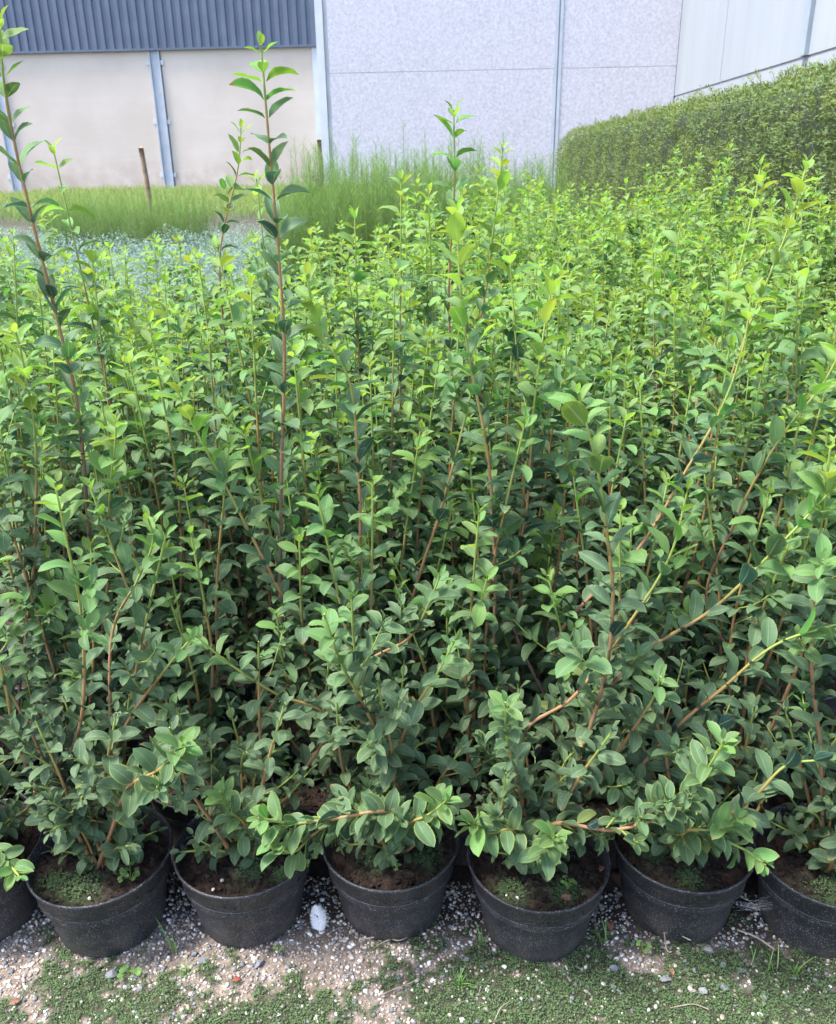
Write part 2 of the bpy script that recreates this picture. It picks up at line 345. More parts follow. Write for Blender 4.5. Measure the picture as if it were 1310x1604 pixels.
def shoot(path, lf, r0=.0041, r1=.0014, node=.038, L0=.050, start=.0, agesc=.22, agetop=1.0, agebase=.02, marg=0., spk=.5, depth=0, lat=.4, latlen=.10, sides=6, upk=.3, drop=.0, wr=.54, woody=1.0, el0=.58):
    """adds leaves of a shoot to lf, returns the tubes (list of (V,F,C)) of stem and laterals"""
    P = spline(path, .012); seg = np.linalg.norm(np.diff(P, axis=0), axis=1); d = np.concatenate([[0], np.cumsum(seg)]); Ltot = d[-1]
    T = nrm(np.gradient(P, axis=0)); tubes = []
    dt = Ltot-d
    rad = r1+(r0-r1)*(dt/Ltot)**.8
    nodes = []; x = Ltot-.006; k_ = 0
    while x > start*Ltot+.01:
        nodes.append(x); g = node*(.45+.55*min(1, k_/4.))*random.uniform(.85, 1.15); x -= g; k_ += 1
    for xn in nodes: rad = rad*(1+.22*np.exp(-((d-xn)/.005)**2))
    sage = np.clip(.40+.55*np.exp(-(dt/max(.09, agesc*.9))**1.6)-.40*woody*np.clip((dt-.35)/.5, 0, 1), 0, 1) if woody else np.clip(np.exp(-(dt/agesc)), .55, 1)
    V, F = tube(P, rad, sides); C = np.zeros((len(V), 3)); C[:len(P)*sides, 0] = np.repeat(sage, sides); C[len(P)*sides:, 0] = sage[-1]
    tubes.append((V, F, C))
    az0 = random.uniform(0, PI)
    for i, xn in enumerate(nodes):
        j = int(np.searchsorted(d, xn)); j = min(j, len(P)-1); p = P[j]; tt = T[j]; dtip = Ltot-xn
        ref = np.array([0, 0, 1.]) if abs(tt[2]) < .9 else np.array([1., 0, 0])
        a = nrm(np.cross(tt, ref)); b = np.cross(tt, a)
        az = az0+(PI/2)*i+random.gauss(0, .22)
        tipf = min(1, .42+i*.20) if i < 4 else 1.0
        oldf = 1.0-.12*min(1, dtip/.6)
        for sgn in (0, 1):
            if i > 5 and random.random() < drop: continue
            u = a*math.cos(az+PI*sgn)+b*math.sin(az+PI*sgn)
            el = (1.15-.32*i if i < 3 else random.gauss(el0, .22))
            el = max(el, -.1)
            D = u*math.cos(el)+tt*math.sin(el)
            Nn = tt*(1-upk)+np.array([0, 0, 1.])*upk-u*.15+rng.normal(0, .22, 3)
            D = D+rng.normal(0, .08, 3)
            L = L0*tipf*oldf*random.uniform(.72, 1.16)
            ag = agebase+(agetop-agebase)*math.exp(-(dtip/agesc)**1.3)+random.gauss(0, .05)
            sm = spk*min(1, dtip/.25)*random.uniform(.2, 1.5)
            lf.add(p+u*.003, D, Nn, L, L*wr*random.uniform(.85, 1.15), random.gauss(1.0-.35*(el0-.58)/.24, .30) if i > 2 else random.gauss(.35, .2), random.uniform(.2, .55), min(1, max(0, ag)), marg*random.uniform(.4, 1.1) if random.random() < .85 else 0, sm)
        if depth > 0 and dtip > .09 and random.random() < lat*min(1, dtip/.3):
            u = a*math.cos(az+PI*random.randint(0, 1))+b*math.sin(az+PI*random.randint(0, 1)); u = nrm(u)
            ll = latlen*random.uniform(.35, 1.25)
            q0 = p; q1 = p+u*ll*.42+tt*ll*.36; q2 = p+u*ll*.80+tt*ll*.72+np.array([0, 0, ll*.15])
            tubes += shoot([q0, q1, q2], lf, rad[j]*.5, .0009, node*.72, L0*.9, .12, agesc*.7, agetop*.62, agebase, marg, spk, depth-1, lat*.5, latlen*.5, 5, .45, .0, wr, 1.0, el0)
    return tubes

# ------------------------------------------------------------------ pots and soil
RIM, PH = .131, .160
POTPROF = [(.0, .004), (.084, .004), (.0875, .0), (.0895, .004), (.0965, .055), (.1045, .1105), (.1055, .1115), (.1085, .1125), (.1095, .1140), (.1135, .1500), (.1165, .1525), (.1182, .1555), (.1180, .1590), (.1160, .1602), (.1140, .1590), (.1100, .130), (.1085, .100)]
POTPROF = [(r_*1.11, z_) for r_, z_ in POTPROF]
def pot_mesh():
    V, F = lathe(POTPROF, 72); return MB().add(V, F).mesh('pot')
def ridge_mesh():
    V, F = lathe([(.1070*1.11, .1120), (.1090*1.11, .1124), (.1098*1.11, .1134), (.1090*1.11, .1142)], 72); return MB().add(V, F).mesh('ridge')
POTM, RIDGEM = pot_mesh(), ridge_mesh()
def soil_mesh(seed, fine=True, mosses=()):
    nr, na = (46, 110) if fine else (4, 16)
    r = np.linspace(0, .1235, nr+1)[1:]; th = np.linspace(0, 2*PI, na, endpoint=False)
    X = r[:, None]*np.cos(th); Y = r[:, None]*np.sin(th); Z = np.zeros_like(X); Cm = np.zeros_like(X)
    o = Vector((seed*3.1, seed*1.7, 0))
    for i in range(nr):
        for j in range(na):
            p = Vector((X[i, j], Y[i, j], 0))
            z = .129+.010*noise.noise(p*14+o)
            if fine: z += .0070*noise.noise(p*55+o)+.0055*noise.noise(p*130+o)
            rr = r[i]/.1235
            z += .008*(rr**4)*0-.004*(1-rr)*0
            for (mx, my, mr) in mosses:
                g = math.exp(-(((p.x-mx)**2+(p.y-my)**2)/mr**2)); Cm[i, j] = max(Cm[i, j], g*1.3); z += .005*g
            Z[i, j] = z
    V = np.concatenate([np.stack([X, Y, Z], -1).reshape(-1, 3), [[0, 0, .130]]])
    C = np.zeros((len(V), 3)); C[:-1, 0] = np.clip(Cm.ravel(), 0, 1)
    i = np.arange(nr-1)[:, None]*na; j = np.arange(na)[None]; j2 = (j+1) % na
    F = np.stack([i+j, i+na+j, i+na+j2, i+j2], -1).reshape(-1, 4)[:, ::-1]
    F2 = np.stack([np.full(na, len(V)-1), np.arange(na), (np.arange(na)+1) % na], -1)
    F = F[:, ::-1] if False else F
    mb = MB().add(V, [F[:, ::-1], F2], C)
    if fine:
        for q in range(700):      # crumbs and bark fibres
            a = random.uniform(0, 2*PI); rr = .120*math.sqrt(random.random()); s = random.choice([.0012, .002, .0035, .0055])*random.uniform(.7, 1.3)
            p = Vector((rr*math.cos(a), rr*math.sin(a), 0)); z = .131+.010*noise.noise(p*14+o)
            if random.random() < .22:
                d = Vector((random.gauss(0, 1), random.gauss(0, 1), random.gauss(0, .35))).normalized()*random.uniform(.006, .016)
                v, f = tube([(p.x, p.y, z), (p.x+d.x*.5, p.y+d.y*.5, z+d.z*.5+.002), (p.x+d.x, p.y+d.y, z+d.z)], .0007, 4); mb.add(v, f)
            else:
                v, f = rock(s, 0); mb.add(v+np.array([p.x, p.y, z]), f)
    return mb.mesh('soil')
_ico = {}
def rock(s, sub=1, flat=.7):
    if sub not in _ico:
        bm = bmesh.new(); bmesh.ops.create_icosphere(bm, subdivisions=sub+1, radius=1); _ico[sub] = (np.array([v.co[:] for v in bm.verts]), np.array([[v.index for v in f.verts] for f in bm.faces])); bm.free()
    V, F = _ico[sub]; sc = np.array([random.uniform(.75, 1.25), random.uniform(.6, 1.0), random.uniform(.45, .8)*flat/.7])
    V = V*(1+rng.normal(0, .10, (len(V), 1))) if sub == 0 else V
    if sub > 0:
        for _ in range(12):     # chop with planes for angular chips
            n = nrm(rng.normal(0, 1, 3)); dd = V@n; cut = random.uniform(.42, .72); V = V-np.where(dd > cut, dd-cut, 0)[:, None]*n
    A = random.uniform(0, 6.28); R = np.array([[math.cos(A), -math.sin(A), 0], [math.sin(A), math.cos(A), 0], [0, 0, 1]])
    return (V*sc*s)@R.T, [F]
SOILM = soil_mesh(3, False)

# ------------------------------------------------------------------ the potted shrubs
GROUP = 'potted evergreen shrubs of the nursery block'
def rand_path(h, spread, az, base, wig=.012, out=1.0):
    d = np.array([math.cos(az), math.sin(az), 0]); pts = []
    ph = random.uniform(0, 6.28)
    for t in (0, .12, .35, .62, 1.0):
        r = spread*(t**.62)*out
        pts.append(base+d*r+np.array([math.cos(ph+t*5)*wig*t*2, math.sin(ph+t*4)*wig*t*2, h*t]))
    return pts

def shrub(root, paths, nu, nv, per_stem, kw=None):
    """paths: list of (pts, dict). Each stem a mesh under root; foliage under the stem (per_stem) or one foliage under root."""
    lf_all = Leafer()
    for pts, kk in paths:
        args = dict(depth=2, lat=.55, sides=7 if per_stem else 5); args.update(kw or {}); args.update(kk)
        lf = Leafer() if per_stem else lf_all
        tubes = shoot(pts, lf, **args)
        mb = MB()
        for V, F, C in tubes: mb.add(V, F, C)
        st = mb.build('stem', M['stem'], root)
        if per_stem and lf.a:
            m2 = MB(); lf.mb(m2, nu, nv); m2.build('foliage', M['leaf'], st)
    if not per_stem:
        m2 = MB(); lf_all.mb(m2, nu, nv); m2.build('foliage', M['leaf'], root)
def add_pot(root, soil, tilt=(0, 0), ridge=True):
    p = link('pot', POTM, M['pot'], root)
    if ridge: link('ridge_highlight', RIDGEM, M['ridge'], p)
    s = link('soil', soil, M['soil'], root)
    return p, s

# front row: centre of each pot from the photographed rim front
def pot_center(px, py): # rim front point at height PH
    q = atZ(px, py, PH); y = q.y+RIM; x = q.x
    for _ in range(8): x += (px-proj(np.array([x, y, PH]))[0])/FPX*y
    return np.array([x, y, 0])
FRONT = [(-48, 1415), (158, 1424), (383, 1408), (612, 1397), (843, 1429), (1069, 1398), (1297, 1424)]
FC = [pot_center(*q) for q in FRONT]
ROWS = .212; PITCHX = FC[3][0]-FC[2][0]
X0 = FC[3][0]; Y0 = np.mean([c[1] for c in FC])
def slot(row, k):     # hexagonal packing behind the front row
    return np.array([X0+(k+(.5 if row % 2 else 0))*PITCHX*1.0, Y0+row*ROWS, 0])
class Hero:
    pass
HEROS = {}     # key (row,k) -> list of (pts,dict)
def hero(row, k, px, ys, **kw):
    kw.setdefault('el0', .82); kw.setdefault('node', .032)
    """px: pixel polyline bottom to tip; ys: depths at the first and last point"""
    n = len(px); c = FC[k] if row == 0 else slot(row, k)
    y0, y1 = ys
    base = np.array([c[0]+random.uniform(-.02, .02), c[1]+random.uniform(-.02, .02), .112])
    pts = []
    for i, (x, y) in enumerate(px):
        t = i/max(1, n-1); pts.append(np.array(atY(x, y, y0+(y1-y0)*t)[:]))
    first = pts[0]
    mid = base*.5+first*.5
    kw['agesc'] = kw.get('agesc', .22)*1.35 if 'depth' not in kw else kw['agesc']; kw['agebase'] = max(kw.get('agebase', .08), .10)
    if 'marg' in kw and 'depth' not in kw: kw['L0'] *= .9
    HEROS.setdefault((row, k), []).append(([base, mid]+pts, kw))
mat_dark = dict(agesc=.16)
# --- tall shoots standing out of the block
hero(1, -1, [(444, 985), (441, 760), (446, 560), (437, 400), (425, 262), (409, 70)], (1.50, 1.42), L0=.055, agesc=.085, agetop=.85, agebase=.40, lat=.0, r0=.0046, node=.030, spk=.3, drop=.0, start=.1)
hero(1, -3, [(150, 1000), (137, 800), (122, 640), (90, 500), (52, 350), (12, 170), (-2, 30)], (1.50, 1.38), L0=.054, agesc=.09, agetop=.85, agebase=.42, lat=.0, r0=.0048, node=.030, start=.1)
hero(3, 0, [(706, 560), (704, 430), (712, 300), (711, 172)], (1.92, 1.86), L0=.054, agesc=.12, agebase=.40, agetop=.8, lat=.05)
hero(3, 1, [(750, 600), (765, 430), (778, 320), (788, 232)], (1.92, 1.95), L0=.050, agesc=.2, agebase=.35, lat=.05)
hero(2, 2, [(1110, 700), (1170, 520), (1230, 370), (1265, 255)], (1.72, 1.75), L0=.050, agesc=.3, agebase=.3, lat=.05)
hero(2, 2, [(1090, 640), (1140, 480), (1175, 350), (1192, 258)], (1.80, 1.85), L0=.050, agesc=.3, agebase=.3, lat=.05)
hero(3, -2, [(355, 560), (345, 400), (372, 270), (378, 200)], (2.3, 2.3), L0=.050, agesc=.1, agebase=.38, lat=.2)
# --- brown vertical and slanting stems of the second row
hero(1, 0, [(568, 1000), (565, 850), (562, 740), (548, 600), (500, 520), (480, 430)], (1.48, 1.5), L0=.053, agebase=.14, lat=.12, r0=.0042)
hero(1, 1, [(781, 1045), (776, 900), (765, 720), (735, 560), (722, 460), (715, 330)], (1.47, 1.5), L0=.054, agebase=.14, lat=.12, r0=.0044, agesc=.28)
hero(1, 0, [(640, 985), (690, 800), (720, 690), (742, 590), (745, 500)], (1.5, 1.6), L0=.053, agebase=.12, lat=.15, r0=.0042)
hero(1, -2, [(490, 1010), (450, 945), (400, 850), (345, 745), (290, 640), (262, 560)], (1.42, 1.42), L0=.054, agebase=.1, lat=.12, r0=.0044, agesc=.26)
hero(1, 2, [(870, 1020), (1000, 860), (1070, 745), (1130, 640), (1165, 540), (1178, 450)], (1.42, 1.46), L0=.055, agebase=.12, lat=.12, r0=.0044, agesc=.24)
hero(1, 1, [(800, 960), (825, 800), (836, 640), (852, 520), (868, 430)], (1.52, 1.6), L0=.054, agebase=.12, lat=.15)
hero(1, 3, [(1110, 960), (1150, 820), (1220, 690), (1290, 600), (1330, 520)], (1.48, 1.46), L0=.054, agebase=.12, lat=.15)
hero(1, -3, [(30, 1120), (52, 900), (56, 700), (35, 560), (25, 520)], (1.46, 1.42), L0=.054, agebase=.12, agesc=.24, lat=.15)
hero(1, -3, [(170, 900), (172, 780), (180, 700), (182, 660)], (1.44, 1.42), L0=.052, agebase=.12, agesc=.16, lat=.15)
# --- front row
hero(0, 4, [(905, 1200), (948, 1060), (960, 950), (955, 870), (935, 730), (905, 615)], (1.20, 1.14), L0=.055, agebase=.07, agesc=.20, agetop=.80, lat=.08, r0=.0044, node=.028, start=.12)
hero(0, 4, [(820, 1150), (900, 1090), (990, 970), (1050, 870), (1078, 765)], (1.24, 1.24), L0=.052, agebase=.07, agesc=.2, agetop=.8, lat=.12, r0=.004)
hero(0, 5, [(925, 1140), (1000, 1030), (1115, 955), (1220, 855), (1305, 765)], (1.25, 1.22), L0=.054, agebase=.08, agesc=.2, agetop=.75, lat=.12, r0=.0042)
hero(0, 5, [(1000, 1215), (1060, 1140), (1130, 1080), (1215, 1010), (1320, 975)], (1.22, 1.16), L0=.054, agebase=.07, agesc=.14, agetop=.6, lat=.12, r0=.0040)
hero(0, 6, [(1285, 1165), (1272, 1060), (1275, 930), (1290, 800), (1302, 690)], (1.24, 1.22), L0=.052, agebase=.08, agesc=.18, agetop=1., lat=.15)
hero(0, 1, [(75, 1235), (118, 1160), (132, 1080), (126, 950), (105, 850), (86, 755)], (1.22, 1.16), L0=.054, agebase=.08, agesc=.24, agetop=.9, lat=.08, r0=.0042, start=.12)
hero(0, 0, [(55, 1245), (25, 1160), (10, 1080), (-20, 960), (-30, 850)], (1.22, 1.2), L0=.054, agebase=.05, lat=.2, r0=.0045)
hero(0, 1, [(175, 1190), (210, 1115), (270, 1035), (300, 1000)], (1.22, 1.16), L0=.052, agebase=.06, agesc=.1, agetop=.62, marg=.5, lat=.1)
hero(0, 2, [(515, 1130), (430, 1085), (360, 1040), (305, 995)], (1.25, 1.18), L0=.048, agebase=.07, agesc=.17, agetop=.62, marg=.5, lat=.1)
hero(0, 1, [(175, 1000), (215, 910), (240, 850), (232, 812)], (1.28, 1.26), L0=.050, agebase=.08, agesc=.14, agetop=.85, lat=.1)
hero(0, 1, [(212, 1060), (232, 960), (248, 890), (262, 830)], (1.27, 1.25), L0=.050, agebase=.08, agesc=.2, agetop=.65, lat=.1)
hero(0, 3, [(622, 1222), (575, 1115), (535, 1040), (508, 962)], (1.2, 1.11), L0=.053, agebase=.06, agesc=.15, agetop=.70, marg=.7, lat=.1, r0=.0042, node=.024)
hero(0, 3, [(600, 1150), (560, 1040), (550, 930)], (1.24, 1.2), L0=.050, agebase=.06, agesc=.12, agetop=.6, marg=.4, lat=.1)
hero(0, 3, [(618, 1200), (645, 1120), (685, 1055), (712, 1005)], (1.22, 1.14), L0=.052, agebase=.06, agesc=.13, agetop=.6, marg=.8, lat=.1)
hero(0, 3, [(560, 1060), (640, 1000), (670, 950), (690, 900)], (1.3, 1.24), L0=.054, agebase=.06, agesc=.1, agetop=.6, marg=.5, lat=.1)
hero(0, 3, [(530, 930), (515, 860), (497, 772)], (1.35, 1.33), L0=.052, agebase=.08, agesc=.2, agetop=.7, lat=.1)
hero(0, 4, [(812, 1230), (795, 1160), (792, 1100)], (1.17, 1.10), L0=.048, agebase=.08, agesc=.12, agetop=.58, marg=.9, lat=.2, node=.018)
lowk = dict(agebase=.26, agesc=.11, agetop=.66, marg=1.0, lat=.45, latlen=.045, node=.017, start=.35, upk=.75, spk=.25, depth=1)
hero(0, 3, [(600, 1272), (520, 1283), (455, 1290), (405, 1280)], (1.07, 1.02), L0=.046, **lowk)
hero(0, 3, [(570, 1275), (500, 1300), (460, 1335), (425, 1318)], (1.09, 1.01), L0=.044, **lowk)
hero(0, 3, [(640, 1290), (672, 1276), (702, 1252)], (1.09, 1.04), L0=.045, **lowk)
hero(0, 4, [(800, 1300), (770, 1305), (735, 1290)], (1.10, 1.05), L0=.052, **lowk)
hero(0, 4, [(846, 1340), (858, 1325), (872, 1308)], (1.08, 1.02), L0=.043, **lowk)
hero(0, 4, [(870, 1290), (960, 1300), (1040, 1275), (1095, 1222), (1136, 1160)], (1.12, 1.03), L0=.045, **lowk)
hero(0, 5, [(1080, 1300), (1120, 1300), (1155, 1283)], (1.09, 1.04), L0=.043, **lowk)
hero(0, 5, [(1110, 1310), (1165, 1330), (1200, 1355)], (1.08, 1.02), L0=.038, **lowk)
hero(0, 2, [(383, 1290), (360, 1270), (345, 1240)], (1.12, 1.07), L0=.043, **lowk)
hero(0, 1, [(200, 1235), (250, 1205), (288, 1165)], (1.12, 1.05), L0=.052, **lowk)
hero(0, 0, [(-20, 1330), (10, 1350), (30, 1372)], (1.08, 1.02), L0=.043, **lowk)
hero(0, 5, [(1180, 1250), (1230, 1200), (1290, 1190)], (1.12, 1.1), L0=.053, agebase=.05, agesc=.08, agetop=.4, lat=.2)
hero(0, 4, [(980, 1160), (1020, 1100), (1035, 1060)], (1.2, 1.13), L0=.053, agebase=.06, agesc=.08, agetop=.62, marg=.4, lat=.2)

def filler(c, n, hlo, hhi, spr=(.05, .17), **kw):
    out = []
    for i in range(n):
        az = 2*PI*(i+random.random()*.8)/n
        h = random.uniform(hlo, hhi); sp = random.uniform(*spr)
        out.append((rand_path(h, sp, az, np.array([c[0], c[1], .112])), dict(kw)))
    return out
FRONTLAB = ['shrub in the cut-off black pot at the far left end of the front row',
            'shrub in the first whole front pot, clover-like weed and moss on its soil',
            'shrub in the second whole front pot, directly left of the white feather',
            'shrub in the third whole front pot, directly right of the white feather',
            'shrub in the fourth whole front pot, which stands nearest the viewer',
            'shrub in the fifth whole front pot, set back, long branches leaning right',
            'shrub in the cut-off black pot at the right end of the front row']
mosses = [[(-.02, -.07, .03)], [(-.02, -.06, .045), (-.07, -.05, .03)], [(.02, -.04, .03), (.08, -.05, .02)], [(-.03, -.03, .03), (.07, -.02, .03)], [(-.05, -.065, .035), (.045, -.06, .032)], [(-.06, -.02, .03), (.0, -.075, .028)], [(-.02, -.07, .045), (.03, -.03, .04)]]
for i, c in enumerate(FC):
    root = empty('potted_shrub', FRONTLAB[i], 'shrub', tuple(c), GROUP)
    rel = []
    for pts, kk in HEROS.get((0, i), []):
        rel.append(([p-c for p in pts], kk))
    z = np.zeros(3)
    rel += filler(z, 5, .22, .50, (.05, .15), agebase=.03, agesc=.05, agetop=.25, lat=.7, latlen=.10, L0=.044, spk=.9)
    for q in range(9):      # low leafy twigs round the sides and back of the pot
        az = -.35+(PI+.7)*q/8+random.gauss(0, .15); d = np.array([math.cos(az), math.sin(az), 0]); ln = random.uniform(.07, .13); hh = random.uniform(.03, .13)
        rel.append(([np.array([0, 0, .135])+d*.01, d*ln*.5+np.array([0, 0, .135+hh*.6]), d*ln+np.array([0, 0, .135+hh])], dict(agebase=.02, agesc=.05, agetop=.18, lat=.7, latlen=.06, L0=.041, spk=1.1, r0=.0026, start=.25, upk=.6)))
    # low branches that hang over the rim towards the viewer
    for q in range(6):
        az = -PI/2+(-1.25+.5*q)+random.gauss(0, .12); d = np.array([math.cos(az), math.sin(az), 0]); ln = random.uniform(.05, .10); hh = random.uniform(.12, .30)
        rel.append(([np.array([0, 0, .112])+d*.01, d*ln*.4+np.array([0, 0, .12+hh*.75]), d*ln*.8+np.array([0, 0, .12+hh]), d*ln*1.1+np.array([0, 0, .12+hh*1.05])], dict(agebase=.03, agesc=.06, agetop=.22, lat=.6, latlen=.06, L0=.042, spk=1.1, r0=.0028, start=.3, upk=.6)))
    shrub(root, rel, 4, 7, True)
    # woody trunk
    tr = MB(); V, F = tube([(0, 0, .10), (.004, .003, .13), (.002, 0, .16), (0, .004, .20)], [.0095, .0085, .0075, .005], 10); tr.add(V, F, (.15, 0, 0)); tr.build('trunk', M['stem'], root)
    p, s = add_pot(root, soil_mesh(i+1, True, mosses[i]))
    p.rotation_euler.z = i*1.3
    # moss tufts on the soil
    nml = 260*len(mosses[i]); Pm = []
    for (mx, my, mr) in mosses[i]:
        for q in range(260):
            a_, r_ = random.uniform(0, 6.28), mr*math.sqrt(random.random())*random.uniform(.4, 1.05)
            x, y = mx+r_*math.cos(a_), my+r_*math.sin(a_)
            if x*x+y*y < .119**2: Pm.append((x, y, .133+random.uniform(0, .008)))
    Pm = np.array(Pm); n = len(Pm); D = np.c_[rng.normal(0, 1, (n, 2)), rng.uniform(.1, .8, n)]
    V, F, C, U = leaves(Pm, D, np.tile([0, 0, 1.], (n, 1)), rng.uniform(.003, .006, n), rng.uniform(.0018, .003, n), .4, .2, rng.uniform(.1, .9, n), rng.random(n), 0, 0, 2, 2)
    MB().add(V, F, C, U).build('moss', M['moss'], s)['kind'] = 'stuff'
def weed(parent, c, n, size, rad):
    mb = MB(); st = MB()
    for q in range(n):
        a_ = random.uniform(0, 6.28); r_ = rad*math.sqrt(random.random()); top = np.array([c[0]+r_*math.cos(a_), c[1]+r_*math.sin(a_), c[2]+random.uniform(.008, .028)])
        V, F = tube([np.array(c), (np.array(c)+top)/2+np.array([0, 0, .004]), top], .0006, 4); st.add(V, F, (.9, 0, 0))
        m = 2; D = np.array([[math.cos(a_+d), math.sin(a_+d), .1] for d in (-.9, .9)])
        V, F, C, U = leaves(np.tile(top, (m, 1)), D, np.tile([0, -.25, 1.], (m, 1)), size*random.uniform(.7, 1.2), size*.85, .3, .15, random.random(), rng.random(m), 0, 0, 4, 5, (.8, .5)); mb.add(V, F, C, U)
    o = mb.build('weed', M['weed'], parent); st.build('weed_stalk', M['stem'], o); return o
soils = [o for o in bpy.data.objects if o.name.startswith('soil') and o.parent]
def on_soil(px, py): return atZ(px, py, .138)
def soil_of(i): return [o for o in bpy.data.objects if o.name.startswith('soil') and o.parent and (Vector(o.parent.location)-Vector(FC[i])).length < 1e-4][0]
q = on_soil(205, 1375); weed(soil_of(1).parent, (q.x-FC[1][0], q.y-FC[1][1], .133), 9, .010, .018)
q = on_soil(482, 1355); weed(soil_of(2).parent, (q.x-FC[2][0], q.y-FC[2][1], .133), 5, .010, .014)
q = on_soil(888, 1392); weed(soil_of(4).parent, (q.x-FC[4][0], q.y-FC[4][1], .133), 6, .007, .014)
q = on_soil(620, 1362); weed(soil_of(3).parent, (q.x-FC[3][0], q.y-FC[3][1], .133), 5, .005, .012)

# ---- second row, each shrub with its own shape
ORD = {1: 'first', 2: 'second', 3: 'third', 4: 'fourth', 5: 'fifth'}
def where(row, k_):
    """where a slot stands in terms of the pots of the front row"""
    i2 = k_+3 if row % 2 == 0 else k_+3.5
    if row % 2 == 0:
        if k_ == -3: return 'directly behind the cut-off left-end front pot'
        if k_ == 3: return 'directly behind the cut-off right-end front pot'
        if -3 < k_ < 3: return 'directly behind the %s whole front pot' % ORD[k_+3]
    else:
        if k_ == -3: return 'behind the gap left of the first whole front pot'
        if k_ == 2: return 'behind the gap left of the right-end front pot'
        if -3 < k_ < 2: return 'behind the gap right of the %s whole front pot' % ORD[k_+3]
    far = (-3-k_ if k_ < 0 else k_-(3 if row % 2 == 0 else 2))
    words = ['', 'one place', 'two places', 'three places', 'four places', 'five places', 'six places', 'seven places'][min(7, max(1, far))]
    return '%s %s of the front pots' % (words, 'left' if k_ < 0 else 'right')
def rowlabel(row, k_): return '%s-row shrub %s' % (['first', 'second', 'third', 'fourth', 'fifth', 'sixth', 'seventh', 'eighth', 'ninth'][row], where(row, k_))
SECLAB = {q: rowlabel(1, q) for q in range(-4, 4)}
SECLAB[-3] = 'second-row shrub behind the first whole front pot, very tall shoot along the left edge'
SECLAB[-1] = 'second-row shrub behind the white feather, one very tall shoot against the beige wall'
placed = []
for k_ in range(-4, 4):
    c = slot(1, k_); root = empty('potted_shrub', SECLAB[k_], 'shrub', tuple(c), GROUP)
    rel = [([p-c for p in pts], kk) for pts, kk in HEROS.get((1, k_), [])]
    rel += filler(np.zeros(3), 6, .45, .84, (.04, .14), agebase=.05, agesc=.20, agetop=.85, lat=.18, L0=.052)
    rel += filler(np.zeros(3), 3, .2, .45, (.06, .15), agebase=.03, agesc=.06, agetop=.3, lat=.7, L0=.050)
    shrub(root, rel, 4, 6, True); add_pot(root, soil_mesh(k_+20, True))

# ---- hero shrubs of the third and fourth row
ROWLAB = {(2, 2): 'third-row shrub at the right, two pale shoots reaching up before the hedge',
          (3, 0): 'fourth-row shrub with a tall straight shoot before the middle of the grey wall',
          (3, 1): 'fourth-row shrub whose tall shoot stands just right of the tall middle shoot',
          (3, -2): 'shrub farther back with a tall dark shoot left of the tallest shoot'}
for key in ROWLAB:
    c = slot(*key); root = empty('potted_shrub', ROWLAB[key], 'shrub', tuple(c), GROUP)
    rel = [([p-c for p in pts], kk) for pts, kk in HEROS[key]]
    rel += filler(np.zeros(3), 6, .55, .92, (.04, .14), agebase=.06, agesc=.2, agetop=.85, lat=.3, L0=.052)
    shrub(root, rel, 4, 5, True); add_pot(root, SOILM)

# ---- the block: variants copied
def variant(n, hlo, hhi, nu, nv, loc, label, **kw):
    root = empty('potted_shrub', label, 'shrub', loc, GROUP)
    rel = filler(np.zeros(3), n, hlo, hhi, (.03, .12), **kw)
    if random.random() < .55: rel += filler(np.zeros(3), 1, 1.0, 1.18, (.02, .10), **dict(kw, lat=.05))
    rel += filler(np.zeros(3), 2, .25, .5, (.04, .13), agebase=.04, agesc=.1, agetop=.5, lat=.4, L0=.050)
    shrub(root, rel, nu, nv, False); add_pot(root, SOILM, ridge=False)
    return root
def copy_tree(o, parent=None):
    c = o.copy(); COL.objects.link(c)
    if parent is not None: c.parent = parent
    for ch in list(o.children): copy_tree(ch, c)
    return c
HEDGEX = None
h0 = atZ(1310, 92, 1.86); HEDGEX = h0.x
slots = []
END_ROW = 28
for row in range(2, END_ROW):
    for k_ in range(-40, 40):
        if (row, k_) in ROWLAB: continue
        c = slot(row, k_)
        if c[0] > HEDGEX-.32 or c[1] > 7.6: continue
        px, py = proj(np.array([c[0], c[1], .8]))
        if px < -70-160/c[1] or px > 1380+160/c[1]: continue
        # the block ends earlier on the left
        if c[0] < -.1 and c[1] > 4.3+.9*max(0, c[0]+1.2): continue
        slots.append((c[1], row, k_, c))
slots.sort(key=lambda a: a[0])
NEARLAB = ''
MIDLAB = 'evergreen shrub with bright green tips in the dense block behind the eighth row'
vn, vm = [], []
ind = slots[:281]; rest = slots[281:]
for Y, row, k_, c in ind:
    near = row < 6
    lst = vn if near else vm
    px_, py_ = proj(np.array([c[0], c[1], .9])); zn = 'left of the tallest shoot' if px_ < 400 else ('between the two tallest shoots' if px_ < 710 else ('before the far hedge end' if px_ < 980 else 'beside the near hedge'))
    dp = 'nearer part' if c[1] < 3.6 else ('middle' if c[1] < 4.5 else 'far part')
    lab = rowlabel(row, k_) if row < 8 else 'bright-tipped block shrub, %s, %s' % (dp, zn)
    grp = GROUP if row < 8 else 'block shrubs, %s, %s' % (dp, zn)
    if len(lst) < (9 if near else 8):
        o = variant(random.choice((5, 6, 6, 7)), .56, 1.0, 4 if near else 2, 5 if near else 4, (0, 0, 0), lab, agebase=.06 if near else .14, agesc=.30 if near else .42, agetop=.95, lat=.14, L0=.056)
        lst.append(o)
    else: o = copy_tree(random.choice(lst))
    o['label'] = lab; o['group'] = grp
    o.location = (c[0]+random.gauss(0, .012), c[1]+random.gauss(0, .012), 0)
    o.rotation_euler.z = random.uniform(0, 6.28); s = random.uniform(.86, 1.10)*(.94 if c[0] < -.3 and c[1] > 2.6 else (1.07 if c[0] > -.3 and c[1] > 3.6 else 1)); o.scale = (1, 1, s)
